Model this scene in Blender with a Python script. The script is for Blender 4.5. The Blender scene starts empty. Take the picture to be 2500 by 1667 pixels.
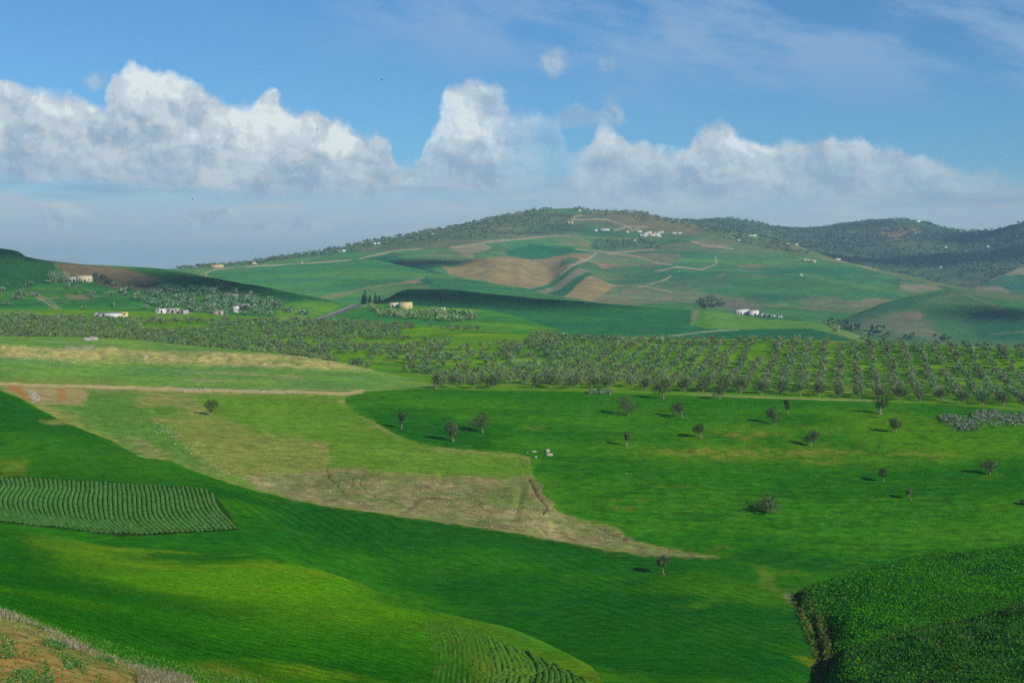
import bpy, math, random
import numpy as np
from mathutils import Vector

random.seed(5)
RNG = np.random.default_rng(11)
F = 3434.0        # focal length in photo pixels (2500 wide)
U0, V0 = 1250.0, 650.0   # column of the optical axis, row of the horizon
CZ = 100.0        # camera height above the valley datum
scene = bpy.context.scene
COL = scene.collection

# ------------------------------------------------------------------ noise
def _hash(ix, iy, seed):
    h = (ix.astype(np.int64) * 374761393 + iy.astype(np.int64) * 668265263 + seed * 974634777) & 0xFFFFFFFF
    h = ((h ^ (h >> 13)) * 1274126177) & 0xFFFFFFFF
    h = h ^ (h >> 16)
    return (h & 0xFFFFFF).astype(np.float64) / 16777215.0

def pn(x, y, seed=0):
    x = np.asarray(x, dtype=np.float64); y = np.asarray(y, dtype=np.float64)
    ix = np.floor(x); iy = np.floor(y)
    fx = x - ix; fy = y - iy
    def g(ox, oy):
        a = _hash(ix + ox, iy + oy, seed) * 2 * np.pi
        return np.cos(a) * (fx - ox) + np.sin(a) * (fy - oy)
    sx = fx * fx * fx * (fx * (fx * 6 - 15) + 10); sy = fy * fy * fy * (fy * (fy * 6 - 15) + 10)
    a = g(0, 0) * (1 - sx) + g(1, 0) * sx
    b = g(0, 1) * (1 - sx) + g(1, 1) * sx
    return (a * (1 - sy) + b * sy) * 1.5

def fbm(x, y, octv=4, seed=0, gain=0.5):
    s = 0; a = 1.0; n = 0
    for k in range(octv):
        s = s + a * pn(x * 2 ** k + 17.3 * k, y * 2 ** k - 9.1 * k, seed + k)
        n += a; a *= gain
    return s / n

def cells(x, y, seed=0):
    """a patchwork: one random value per irregular cell"""
    ix = np.floor(x); iy = np.floor(y); best = np.full(x.shape, 9.0); val = np.zeros(x.shape)
    for ox in (-1, 0, 1):
        for oy in (-1, 0, 1):
            cx = ix + ox; cy = iy + oy
            px = cx + _hash(cx, cy, seed); py = cy + _hash(cx, cy, seed + 5)
            d = np.abs(x - px) * 0.8 + np.abs(y - py); m = d < best
            best = np.where(m, d, best); val = np.where(m, _hash(cx, cy, seed + 9), val)
    return val

def sstep(a, b, x):
    t = np.clip((x - a) / (b - a), 0, 1)
    return t * t * (3 - 2 * t)

# ------------------------------------------------------------------ colours
ILL = 0.80
def S(r, g, b, k=1.0):
    c = np.array([r, g, b], dtype=np.float64) / 255.0
    c = np.where(c <= 0.04045, c / 12.92, ((c + 0.055) / 1.055) ** 2.4)
    return np.clip(c / ILL * k, 0.002, 0.8)

# ------------------------------------------------------------------ interpolation
def pchip(xs, ys, q):
    """monotone cubic through xs, ys (ys may carry trailing axes); constant outside"""
    xs = np.asarray(xs, float); ys = np.asarray(ys, float)
    h = np.diff(xs); shp = (-1,) + (1,) * (ys.ndim - 1)
    d = np.diff(ys, axis=0) / h.reshape(shp)
    m = np.zeros_like(ys)
    if len(xs) > 2:
        a, b = d[:-1], d[1:]
        w1 = (2 * h[1:] + h[:-1]).reshape(shp); w2 = (h[1:] + 2 * h[:-1]).reshape(shp)
        same = (a * b) > 0
        with np.errstate(divide='ignore', invalid='ignore'):
            hm = (w1 + w2) / (w1 / a + w2 / b)
        m[1:-1] = np.where(same, hm, 0)
    m[0] = d[0]; m[-1] = d[-1]
    q = np.clip(np.asarray(q, float), xs[0], xs[-1])
    i = np.clip(np.searchsorted(xs, q, side='right') - 1, 0, len(xs) - 2)
    t = (q - xs[i]) / h[i]
    qs = (-1,) + (1,) * (ys.ndim - 1)
    t = t.reshape(qs); hh = h[i].reshape(qs)
    t2, t3 = t * t, t * t * t
    return ((2 * t3 - 3 * t2 + 1) * ys[i] + (t3 - 2 * t2 + t) * hh * m[i]
            + (-2 * t3 + 3 * t2) * ys[i + 1] + (t3 - t2) * hh * m[i + 1])

# ------------------------------------------------------------------ meshes
def make_mesh(name, verts, quads, mat=None, col=None, smooth=False):
    verts = np.asarray(verts, np.float32).reshape(-1, 3)
    quads = np.asarray(quads, np.int32)
    k = quads.shape[1]
    me = bpy.data.meshes.new(name)
    me.vertices.add(len(verts)); me.vertices.foreach_set('co', verts.ravel())
    me.loops.add(quads.size); me.loops.foreach_set('vertex_index', quads.ravel())
    me.polygons.add(len(quads))
    me.polygons.foreach_set('loop_start', np.arange(0, quads.size, k, dtype=np.int32))
    me.update(calc_edges=True)
    if smooth:
        me.polygons.foreach_set('use_smooth', np.ones(len(quads), dtype=bool))
    if col is not None:
        a = me.attributes.new('Col', 'FLOAT_COLOR', 'POINT')
        c4 = np.ones((len(verts), 4), np.float32); c4[:, :3] = col
        a.data.foreach_set('color', c4.ravel())
    if mat is not None:
        me.materials.append(mat)
    return me

def link(name, me, parent=None, loc=None):
    o = bpy.data.objects.new(name, me)
    COL.objects.link(o)
    if parent is not None: o.parent = parent
    if loc is not None: o.location = loc
    return o

def tag(o, label=None, cat=None, group=None, kind=None):
    if label: o['label'] = label
    if cat: o['category'] = cat
    if group: o['group'] = group
    if kind: o['kind'] = kind
    return o

def thing(name, label, cat, loc, rz=0.0, group=None):
    o = bpy.data.objects.new(name, None); COL.objects.link(o)
    o.empty_display_size = 0.5
    o.location = loc; o.rotation_euler = (0, 0, rz)
    return tag(o, label, cat, group)

class MB:
    """collects quads for one mesh"""
    def __init__(s): s.v = []; s.q = []; s.c = []; s.n = 0
    def add(s, v, q, c=None):
        v = np.asarray(v, float).reshape(-1, 3); q = np.asarray(q, int)
        s.v.append(v); s.q.append(q + s.n); s.n += len(v)
        if c is not None: s.c.append(np.broadcast_to(np.asarray(c, float), (len(v), 3)))
    def box(s, x0, x1, y0, y1, z0, z1, c=None):
        v = [(x0,y0,z0),(x1,y0,z0),(x1,y1,z0),(x0,y1,z0),(x0,y0,z1),(x1,y0,z1),(x1,y1,z1),(x0,y1,z1)]
        q = [(0,3,2,1),(4,5,6,7),(0,1,5,4),(1,2,6,5),(2,3,7,6),(3,0,4,7)]
        s.add(v, q, c)
    def tube(s, pts, rad, n=7, c=None):
        pts = np.asarray(pts, float); m = len(pts)
        d = np.gradient(pts, axis=0); d /= np.linalg.norm(d, axis=1)[:, None] + 1e-9
        ref = np.array([0.3, 0.9, 0.2]); V = []
        for i in range(m):
            a = np.cross(d[i], ref); a /= np.linalg.norm(a) + 1e-9; b = np.cross(d[i], a)
            t = np.arange(n) * 2 * np.pi / n
            V.append(pts[i] + rad[i] * (np.cos(t)[:, None] * a + np.sin(t)[:, None] * b))
        V = np.concatenate(V); Q = []
        for i in range(m - 1):
            for k in range(n):
                k2 = (k + 1) % n
                Q.append((i*n+k, i*n+k2, (i+1)*n+k2, (i+1)*n+k))
        s.add(V, Q, c)
    def build(s, name, mat, parent=None, smooth=False):
        me = make_mesh(name, np.concatenate(s.v), np.concatenate(s.q), mat,
                       np.concatenate(s.c) if s.c else None, smooth)
        return link(name, me, parent)

def leaf_quads(cen, size, rng, flat=0.0, aspect=0.55):
    """small leaf sprays, randomly turned, round the given centres"""
    n = len(cen)
    a = rng.normal(size=(n, 3)); a[:, 2] *= (1 - flat); a /= np.linalg.norm(a, axis=1)[:, None]
    b = rng.normal(size=(n, 3)); b -= (b * a).sum(1)[:, None] * a; b /= np.linalg.norm(b, axis=1)[:, None]
    size = np.broadcast_to(size, (n,))[:, None]
    A = a * size; B = b * size * aspect
    V = np.stack([cen - A, cen - B * 1.0 + A * 0.1, cen + A, cen + B * 1.0 + A * 0.1], axis=1).reshape(-1, 3)
    Q = np.arange(n * 4).reshape(n, 4)
    return V, Q

# ------------------------------------------------------------------ materials
def new_mat(name):
    m = bpy.data.materials.new(name); m.use_nodes = True
    nt = m.node_tree; nt.nodes.clear()
    out = nt.nodes.new('ShaderNodeOutputMaterial')
    return m, nt, out

def _n(nt, typ, **kw):
    n = nt.nodes.new(typ)
    for k, v in kw.items(): setattr(n, k, v)
    return n

def terrain_mat(name, fine, amt, bump, streak=(1, 1, 1), amt2=0.25, scale2=0.15):
    """field colours (attribute) broken up by world-space noise"""
    m, nt, out = new_mat(name); L = nt.links.new
    bs = _n(nt, 'ShaderNodeBsdfDiffuse'); bs.inputs['Roughness'].default_value = 0.3
    at = _n(nt, 'ShaderNodeAttribute', attribute_name='Col')
    tc = _n(nt, 'ShaderNodeTexCoord')
    mp = _n(nt, 'ShaderNodeMapping'); mp.inputs['Scale'].default_value = streak
    L(tc.outputs['Object'], mp.inputs['Vector'])
    n1 = _n(nt, 'ShaderNodeTexNoise'); n1.inputs['Scale'].default_value = fine
    n1.inputs['Detail'].default_value = 5; n1.inputs['Roughness'].default_value = 0.65
    L(mp.outputs['Vector'], n1.inputs['Vector'])
    n2 = _n(nt, 'ShaderNodeTexNoise'); n2.inputs['Scale'].default_value = scale2
    n2.inputs['Detail'].default_value = 4
    L(tc.outputs['Object'], n2.inputs['Vector'])
    def rng(src, a):
        r = _n(nt, 'ShaderNodeMapRange'); L(src, r.inputs['Value'])
        r.inputs['From Min'].default_value = 0.25; r.inputs['From Max'].default_value = 0.75
        r.inputs['To Min'].default_value = 1 - a; r.inputs['To Max'].default_value = 1 + a
        return r.outputs['Result']
    mu = _n(nt, 'ShaderNodeMath', operation='MULTIPLY')
    L(rng(n1.outputs['Fac'], amt), mu.inputs[0]); L(rng(n2.outputs['Fac'], amt2), mu.inputs[1])
    vm = _n(nt, 'ShaderNodeVectorMath', operation='SCALE')
    L(at.outputs['Color'], vm.inputs[0]); L(mu.outputs[0], vm.inputs['Scale'])
    L(vm.outputs['Vector'], bs.inputs['Color'])
    bp = _n(nt, 'ShaderNodeBump'); bp.inputs['Strength'].default_value = 0.9; bp.inputs['Distance'].default_value = bump
    L(n1.outputs['Fac'], bp.inputs['Height']); L(bp.outputs['Normal'], bs.inputs['Normal'])
    L(bs.outputs[0], out.inputs['Surface'])
    return m

def leaf_mat(name, trans=0.3):
    m, nt, out = new_mat(name); L = nt.links.new
    at = _n(nt, 'ShaderNodeAttribute', attribute_name='Col')
    oi = _n(nt, 'ShaderNodeObjectInfo')
    r = _n(nt, 'ShaderNodeMapRange'); L(oi.outputs['Random'], r.inputs['Value'])
    r.inputs['To Min'].default_value = 0.82; r.inputs['To Max'].default_value = 1.2
    vm = _n(nt, 'ShaderNodeVectorMath', operation='SCALE')
    L(at.outputs['Color'], vm.inputs[0]); L(r.outputs['Result'], vm.inputs['Scale'])
    d = _n(nt, 'ShaderNodeBsdfDiffuse'); t = _n(nt, 'ShaderNodeBsdfTranslucent')
    L(vm.outputs['Vector'], d.inputs['Color']); L(vm.outputs['Vector'], t.inputs['Color'])
    mx = _n(nt, 'ShaderNodeMixShader'); mx.inputs[0].default_value = trans
    L(d.outputs[0], mx.inputs[1]); L(t.outputs[0], mx.inputs[2]); L(mx.outputs[0], out.inputs['Surface'])
    return m

def plain_mat(name, rgb, var=0.2, scale=2.0, rough=0.9, bump=0.02):
    m, nt, out = new_mat(name); L = nt.links.new
    bs = _n(nt, 'ShaderNodeBsdfPrincipled'); bs.inputs['Roughness'].default_value = rough
    bs.inputs['Specular IOR Level'].default_value = 0.15
    tc = _n(nt, 'ShaderNodeTexCoord')
    n1 = _n(nt, 'ShaderNodeTexNoise'); n1.inputs['Scale'].default_value = scale; n1.inputs['Detail'].default_value = 6
    n1.inputs['Roughness'].default_value = 0.7
    L(tc.outputs['Object'], n1.inputs['Vector'])
    r = _n(nt, 'ShaderNodeMapRange'); L(n1.outputs['Fac'], r.inputs['Value'])
    r.inputs['From Min'].default_value = 0.25; r.inputs['From Max'].default_value = 0.75
    r.inputs['To Min'].default_value = 1 - var; r.inputs['To Max'].default_value = 1 + var
    vm = _n(nt, 'ShaderNodeVectorMath', operation='SCALE'); vm.inputs[0].default_value = tuple(rgb)
    L(r.outputs['Result'], vm.inputs['Scale']); L(vm.outputs['Vector'], bs.inputs['Base Color'])
    bp = _n(nt, 'ShaderNodeBump'); bp.inputs['Distance'].default_value = bump
    L(n1.outputs['Fac'], bp.inputs['Height']); L(bp.outputs['Normal'], bs.inputs['Normal'])
    L(bs.outputs[0], out.inputs['Surface'])
    return m

M_near = terrain_mat('grass_near', 1.6, 0.45, 0.10, (0.55, 1.0, 1.0), 0.10, 0.10)
M_field = terrain_mat('grass_field', 1.0, 0.45, 0.10, (0.35, 1.0, 1.0), 0.12, 0.05)
M_far = terrain_mat('grass_far', 0.16, 0.38, 0.5, (0.6, 1.0, 1.0), 0.12, 0.012)
M_leaf = leaf_mat('leaves')
M_grassleaf = leaf_mat('blades', 0.4)
M_rowleaf = leaf_mat('row_leaves', 0.0)
M_bark = plain_mat('bark', S(120, 110, 92), 0.35, 6, 0.95, 0.05)
M_wall = plain_mat('whitewash', (0.66, 0.64, 0.58), 0.14, 0.6, 0.9, 0.01)
M_wall_cream = plain_mat('cream_plaster', (0.62, 0.55, 0.36), 0.15, 0.6, 0.9, 0.01)
M_wall_grey = plain_mat('grey_plaster', (0.40, 0.38, 0.34), 0.22, 0.7, 0.9, 0.02)
M_wall_yellow = plain_mat('yellow_plaster', (0.62, 0.52, 0.22), 0.15, 0.6, 0.9, 0.01)
M_roof = plain_mat('roof_slab', (0.36, 0.33, 0.29), 0.2, 1.0)
M_tin = plain_mat('tin_roof', (0.22, 0.27, 0.33), 0.15, 1.0, 0.5)
M_dark = plain_mat('dark_opening', (0.035, 0.033, 0.03), 0.2)
M_stone = plain_mat('limestone', (0.43, 0.40, 0.34), 0.25, 3.0, 0.95, 0.05)
M_road = plain_mat('asphalt', (0.17, 0.165, 0.16), 0.15, 0.5)
M_bird = plain_mat('plumage', (0.03, 0.03, 0.035), 0.2)

# ------------------------------------------------------------------ terrain sheets
def columns(u0, u1, step=2.4):
    a = [np.arange(max(u0, -20), min(u1, 2520) + 0.1, step)]
    if u0 < -20: a.insert(0, np.linspace(u0, -22, max(4, int((-20 - u0) / 14))))
    if u1 > 2520: a.append(np.linspace(2523, u1, max(4, int((u1 - 2520) / 14))))
    return np.concatenate(a)

class Sheet:
    """a piece of land given by lines across it; each point is (column, row, distance) as surveyed from the viewpoint"""
    def __init__(s, u0, u1, lines, rows, relief=None, step=2.4):
        s.u = columns(u0, u1, step)
        Ys, Zs = [], []
        for ln in lines:
            if isinstance(ln, tuple):            # (dY, dz) behind the previous line
                Ys.append(Ys[-1] + ln[0]); Zs.append(Zs[-1] - ln[1]); continue
            p = np.array(sorted(ln), float)
            Y = np.exp(pchip(p[:, 0], np.log(p[:, 2]), s.u)); v = pchip(p[:, 0], p[:, 1], s.u)
            Ys.append(Y); Zs.append((V0 - v) / F * Y)
        Ys = np.array(Ys); Zs = np.array(Zs)
        q = np.concatenate([i + np.arange(r) / r for i, r in enumerate(rows)] + [[len(lines) - 1]])
        k = np.arange(len(lines), dtype=float)
        s.Y = pchip(k, Ys, q); s.Z = pchip(k, Zs, q)
        s.X = (s.u[None, :] - U0) / F * s.Y
        s.V = V0 - s.Z * F / s.Y
        s.U = np.broadcast_to(s.u[None, :], s.Y.shape)
        if relief is not None: s.Z = s.Z + relief(s)
        s.Vd = V0 - s.Z * F / s.Y                # rows after relief
        s.C = np.zeros(s.Y.shape + (3,)); s.K = np.zeros(s.Y.shape, int)
    def fill(s, c, k=0): s.C[:] = c; s.K[:] = k
    def mask(s, pts, soft=3.0, jit=3.0, jscale=0.03, seed=1):
        p = np.asarray(pts, float); m = jit + soft + 2
        box = (s.U > p[:, 0].min() - m) & (s.U < p[:, 0].max() + m) & (s.V > p[:, 1].min() - m) & (s.V < p[:, 1].max() + m)
        out = np.zeros(s.U.shape)
        if not box.any(): return out
        u = s.U[box]; v = s.V[box]
        if jit:
            u = u + fbm(u * jscale, v * jscale * 2.5, 4, seed) * jit * 2.5
            v = v + fbm(u * jscale + 50, v * jscale * 2.5, 4, seed + 9) * jit
        ins = np.zeros(u.shape, bool); dmin = np.full(u.shape, 1e9)
        n = len(p)
        for i in range(n):
            x1, y1 = p[i]; x2, y2 = p[(i + 1) % n]
            c = ((y1 > v) != (y2 > v))
            xi = (x2 - x1) * (v - y1) / ((y2 - y1) + 1e-12) + x1
            ins ^= c & (u < xi)
            dx, dy = x2 - x1, y2 - y1
            t = np.clip(((u - x1) * dx + (v - y1) * dy) / (dx * dx + dy * dy + 1e-9), 0, 1)
            dmin = np.minimum(dmin, np.hypot(u - x1 - t * dx, v - y1 - t * dy))
        sd = np.where(ins, dmin, -dmin)
        out[box] = sstep(-soft, soft, sd)
        return out
    def poly(s, pts, c, soft=3.0, jit=3.0, k=None, amt=1.0, seed=1, jscale=0.03, breakup=0.0):
        m = s.mask(pts, soft, jit, jscale, seed) * amt
        if breakup: m = m * sstep(-0.35 - 0.0, 0.15, fbm(s.X * breakup, s.Y * breakup * 0.5, 4, seed + 31) + (m - 0.5) * 0.6)
        s.C[:] = s.C * (1 - m[..., None]) + np.asarray(c) * m[..., None]
        if k is not None: s.K[m > 0.5] = k
        return m
    def line(s, pts, w, c, amt=1.0, jit=1.0, k=None, seed=3):
        p = np.asarray(pts, float)
        box = (s.U > p[:, 0].min() - 20) & (s.U < p[:, 0].max() + 20) & (s.V > p[:, 1].min() - 20) & (s.V < p[:, 1].max() + 20)
        if not box.any(): return
        u = s.U[box]; v = s.V[box]
        v = v + fbm(u * 0.02, v * 0.02, 3, seed) * jit * 2
        d = np.full(u.shape, 1e9)
        for (x1, y1), (x2, y2) in zip(p[:-1], p[1:]):
            dx, dy = x2 - x1, y2 - y1
            t = np.clip(((u - x1) * dx + (v - y1) * dy) / (dx * dx + dy * dy + 1e-9), 0, 1)
            d = np.minimum(d, np.hypot(u - x1 - t * dx, v - y1 - t * dy))
        m = np.zeros(s.U.shape); m[box] = (1 - sstep(w * 0.35, w * 0.75, d)) * amt
        s.C[:] = s.C * (1 - m[..., None]) + np.asarray(c) * m[..., None]
        if k is not None: s.K[m > 0.5] = k
    def mottle(s, c, scale, thr, amt=1.0, seed=5, stretch=(1, 1), oct=4, m=None, width=0.18):
        n = fbm(s.X * scale * stretch[0], s.Y * scale * stretch[1], oct, seed)
        a = sstep(thr - width, thr + width, n) * amt
        if m is not None: a = a * m
        s.C[:] = s.C * (1 - a[..., None]) + np.asarray(c) * a[..., None]
    def shade(s, scale, amt, seed=7, stretch=(1, 1), oct=4):
        n = fbm(s.X * scale * stretch[0], s.Y * scale * stretch[1], oct, seed)
        s.C *= (1 + amt * np.clip(n * 2, -1, 1))[..., None]
    def emit(s, names, mat, tone=(1, 1, 1)):
        """link the sheet as one object per land use"""
        R, C = s.Y.shape
        V = np.stack([s.X, s.Y, s.Z + CZ], -1).reshape(-1, 3)
        idx = np.arange(R * C).reshape(R, C)
        Q = np.stack([idx[:-1, :-1], idx[:-1, 1:], idx[1:, 1:], idx[1:, :-1]], -1).reshape(-1, 4)
        fk = s.K[:-1, :-1].reshape(-1)
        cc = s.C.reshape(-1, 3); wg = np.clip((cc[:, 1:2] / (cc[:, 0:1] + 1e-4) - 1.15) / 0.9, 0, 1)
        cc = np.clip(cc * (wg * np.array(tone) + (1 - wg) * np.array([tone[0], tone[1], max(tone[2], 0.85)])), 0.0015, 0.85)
        for kid, (nm, lab) in names.items():
            q = Q[fk == kid]
            if len(q) == 0: continue
            used, inv = np.unique(q, return_inverse=True)
            me = make_mesh(nm, V[used], inv.reshape(q.shape), mat, cc[used], True)
            tag(link(nm, me), lab, None, None, 'structure')
    def hit(s, u, v):
        """the ground point seen at photo position (u, v)"""
        c = int(np.clip(np.searchsorted(s.u, u), 1, len(s.u) - 1))
        if abs(s.u[c - 1] - u) < abs(s.u[c] - u): c -= 1
        vd = s.Vd[:, c]
        run = np.minimum.accumulate(vd)
        i = int(np.argmax(run <= v)) if (run <= v).any() else int(np.argmin(vd))
        i = max(i, 1)
        v1, v2 = vd[i - 1], vd[i]
        t = 0 if abs(v1 - v2) < 1e-6 else np.clip((v1 - v) / (v1 - v2), 0, 1)
        Y = s.Y[i - 1, c] * (1 - t) + s.Y[i, c] * t; Z = s.Z[i - 1, c] * (1 - t) + s.Z[i, c] * t
        return np.array([(u - U0) / F * Y, Y, Z + CZ])
    def zat(s, x, y):
        u = U0 + F * x / y
        c = np.clip((np.searchsorted(s.u, u)), 1, len(s.u) - 1)
        out = np.zeros(len(np.atleast_1d(x)))
        xs, ys, cs = np.atleast_1d(x), np.atleast_1d(y), np.atleast_1d(c)
        for i in range(len(xs)):
            out[i] = np.interp(ys[i], s.Y[:, cs[i]], s.Z[:, cs[i]])
        return out + CZ

def O(pts):   # points read off the 2352-wide view
    return [(x * 1.063, y * 1.063) for x, y in pts]
# ================================================================== LAND
# ---- the valley floor, the meadow and the olive plateau
def valley_relief(s):
    a = fbm(s.X * 0.012, s.Y * 0.012, 3, 3) * 1.2 * sstep(260, 330, s.Y) * (1 - sstep(420, 520, s.Y) * 0.6)
    b = fbm(s.X * 0.07, s.Y * 0.07, 4, 13) * 0.22
    # eroded bank between the crop and the meadow: small gullies
    bank = s.mask(O([(590, 1090), (1220, 1095), (1290, 1190), (1640, 1276), (1300, 1240), (1000, 1190), (680, 1147)]), 12, 0)
    rid = np.abs(fbm(s.X * 0.05, s.Y * 0.018, 3, 23))
    b = b - bank * np.clip(0.22 - rid, 0, 1) * 2.2
    # furrowed heaps on the mound
    heap = s.mask(O([(0, 790), (300, 803), (500, 810), (650, 815), (770, 832), (850, 850), (700, 845), (500, 842), (300, 834), (0, 828)]), 8, 0)
    b = b + heap * (np.abs(np.sin(s.X * 0.42 + s.Y * 0.16 + 4.0 * fbm(s.X * 0.04, s.Y * 0.04, 3, 8))) * 1.05 * (0.6 + fbm(s.X * .05, s.Y * .05, 2, 19)) + fbm(s.X * 0.22, s.Y * 0.22, 3, 9) * 0.9)
    for pts, w, dp in GULLIES:
        p = np.array(pts, float); d = np.full(s.U.shape, 1e9)
        box = (s.U > p[:, 0].min() - 30) & (s.U < p[:, 0].max() + 30) & (s.V > p[:, 1].min() - 30) & (s.V < p[:, 1].max() + 30)
        u = s.U[box] + 9 * fbm(s.V[box] * 0.12, s.U[box] * 0.05, 4, 77); v = s.V[box]; dd = np.full(u.shape, 1e9)
        for (x1, y1), (x2, y2) in zip(p[:-1], p[1:]):
            dx, dy = x2 - x1, y2 - y1
            t = np.clip(((u - x1) * dx + (v - y1) * dy) / (dx * dx + dy * dy + 1e-9), 0, 1)
            dd = np.minimum(dd, np.hypot(u - x1 - t * dx, (v - y1 - t * dy)))
        d[box] = dd
        b = b - dp * (1 - sstep(0, w, d))
    return a * 0.5 + b

GULLIES = [  # course, width (photo px), depth (m)
    (O([(750, 1078), (755, 1092), (770, 1110), (790, 1128)]), 3.5, 0.3),
    (O([(832, 1092), (826, 1110), (840, 1125), (862, 1136)]), 3.5, 0.25),
    (O([(812, 1095), (808, 1118)]), 3, 0.2),
    (O([(1215, 1100), (1230, 1130), (1255, 1165), (1245, 1178)]), 6, 0.45),
    (O([(1380, 1212), (1400, 1222), (1430, 1232)]), 4, 0.3),
    (O([(385, 1015), (410, 1030), (440, 1055), (480, 1080)]), 4, 0.2),
    (O([(1828, 1365), (1852, 1400), (1872, 1440), (1880, 1480), (1884, 1510), (1876, 1535), (1895, 1568)]), 12, 1.4),
]
valley = Sheet(-900, 3400, [
    [(-900,1500,200),(0,1480,205),(600,1480,215),(1000,1560,215),(1400,1700,180),(1700,1760,170),(2000,1760,185),(2500,1600,200),(3400,1600,200)],
    [(-900,1290,250),(0,1290,255),(300,1315,252),(580,1320,258),(1000,1440,255),(1300,1500,240),(1600,1560,220),(1900,1600,215),(2050,1600,225),(2500,1480,240)],
    [(-900,1100,300),(0,1150,295),(500,1200,290),(800,1300,280),(1100,1360,278),(1500,1420,268),(1750,1440,262),(1950,1480,255),(2500,1420,265)],
    [(-900,900,420),(0,953,400),(150,1028,365),(340,1116,335),(480,1148,325),(640,1202,312),(850,1242,305),(1060,1270,302),(1280,1302,298),(1490,1345,292),(1750,1361,290),(1950,1385,288),(2200,1385,290),(2500,1380,290)],
    [(-900,930,440),(0,948,415),(150,990,390),(480,1060,362),(800,1100,355),(1300,1120,360),(1750,1160,345),(2100,1180,340),(2500,1180,335)],
    [(-900,935,460),(0,942,440),(300,948,455),(850,957,465),(1300,955,470),(1700,962,465),(2000,976,455),(2500,1002,435)],
    [(-900,815,540),(0,822,540),(230,825,550),(500,848,545),(700,868,540),(850,892,530),(1000,925,515),(1100,930,510),(1500,930,510),(2000,945,495),(2500,970,475)],
    [(-900,830,610),(0,832,610),(500,852,600),(850,890,560),(1000,905,550),(1500,895,560),(2000,905,540),(2500,930,515)],
    [(-900,745,950),(0,757,950),(400,762,930),(800,787,860),(1000,795,790),(1250,815,720),(1500,831,660),(1900,833,640),(2200,843,605),(2500,859,570),(3400,900,520)],
    (70, 3.0), (260, 22.0)],
    [90, 90, 90, 110, 110, 100, 30, 90, 10, 10], valley_relief)
s = valley
G_dark, G_mid, G_bright = S(30, 92, 24), S(50, 108, 24), S(78, 130, 26)
G_olive, G_tan, TAN, ORANGE = S(100, 138, 48), S(128, 132, 66), S(152, 136, 92), S(168, 112, 62)
s.fill(G_mid, 0)
# meadow: alternating lighter and darker streaks along the contour
s.mottle(S(66, 122, 24), 0.020, 0.05, 0.75, 5, (0.5, 1.6))
s.mottle(S(36, 98, 24), 0.022, 0.10, 0.8, 15, (0.45, 1.8))
s.mottle(S(62, 112, 26), 0.11, 0.1, 0.55, 25, (0.3, 1.6))
s.poly(O([(1400,1020),(1600,985),(1900,965),(2050,985),(2250,1000),(2352,1015),(2352,1060),(2000,1075),(1700,1078),(1450,1060)]), S(92, 128, 34), 28, 16, amt=0.5, breakup=0.08)
for P in ([(1480,1040),(1600,1031),(1900,1030),(2000,1038),(1900,1050),(1700,1056),(1560,1050)], [(1640,994),(1760,990),(1830,1000),(1700,1012)],
          [(2000,1042),(2160,1040),(2260,1046),(2150,1056)], [(1780,1050),(1990,1060),(1880,1072)]):
    s.poly(O(P), S(132, 130, 54), 9, 10, amt=0.65, seed=8, jscale=0.012, breakup=0.30)
for cx, cy, w, h in ((1225,982,32,7),(1430,1165,50,9),(1330,1080,30,6),(1655,1258,40,6),(2010,1330,70,7),(2150,1333,90,8),(1810,1315,60,6),(1450,1150,60,5),(1560,1118,60,5),
                     (2290,1085,25,9),(2265,1094,30,7),(2200,955,30,6),(2130,970,40,8),(1690,1000,20,5),(1345,860,10,3)):
    s.poly(O([(cx-w,cy),(cx,cy-h),(cx+w,cy),(cx,cy+h)]), S(124,124,54), 8, 9, amt=0.5, seed=int(cx), jscale=0.02, breakup=0.35)
for P in ([(1880,940),(2050,935),(2150,960),(2200,1000),(2050,1020),(1960,990)], [(2080,1010),(2352,985),(2352,1030),(2180,1050)]):
    s.poly(O(P), S(88, 134, 18), 28, 18, amt=0.7, seed=4)
s.poly(O([(1000,895),(1400,905),(1800,916),(1950,922),(2352,945),(2352,965),(1900,940),(1400,925),(1000,905)]), S(40, 105, 26), 10, 8, amt=0.6)
s.poly(O([(820,935),(900,930),(1050,960),(1130,1000),(1130,1035),(1000,1030),(900,1000)]), S(28, 92, 30), 14, 10, amt=0.75)
s.poly(O([(1230,1080),(1300,1060),(1700,1066),(2352,1060),(2352,1110),(1700,1100),(1330,1110)]), S(30, 96, 24), 22, 14, amt=0.55)
s.poly(O([(1650,1285),(1740,1255),(1950,1290),(2000,1310),(1850,1312),(1760,1300)]), S(30, 84, 32), 9, 6, amt=0.85)
# crop slope this side of the eroded bank
dark = s.poly(O([(-400,860),(-60,870),(0,897),(60,922),(140,966),(210,995),(260,1015),(320,1049),(395,1058),(450,1082),(520,1107),(600,1130),(680,1149),(800,1168),(900,1180),(1000,1195),(1100,1210),(1200,1225),(1300,1243),(1400,1265),(1480,1275),(1640,1280),(1722,1290),(1735,1330),(1760,1352),(1800,1372),(1835,1400),(1865,1450),(1884,1490),(1880,1530),(1890,1568),(1950,1800),(-400,1800)]),
              G_dark, 1.6, 1.5, 1, seed=2)
n = fbm(s.X * 0.018, s.Y * 0.018, 4, 41)
for c, thr, amt, sd, st in ((S(54, 112, 20), 0.12, 0.55, 42, (0.7, 1.2)), (S(22, 80, 30), 0.14, 0.6, 52, (0.6, 1.3)), (S(74, 124, 18), 0.30, 0.6, 62, (0.7, 1.3))):
    s.mottle(c, 0.022, thr, amt, sd, st, m=dark)
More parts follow.
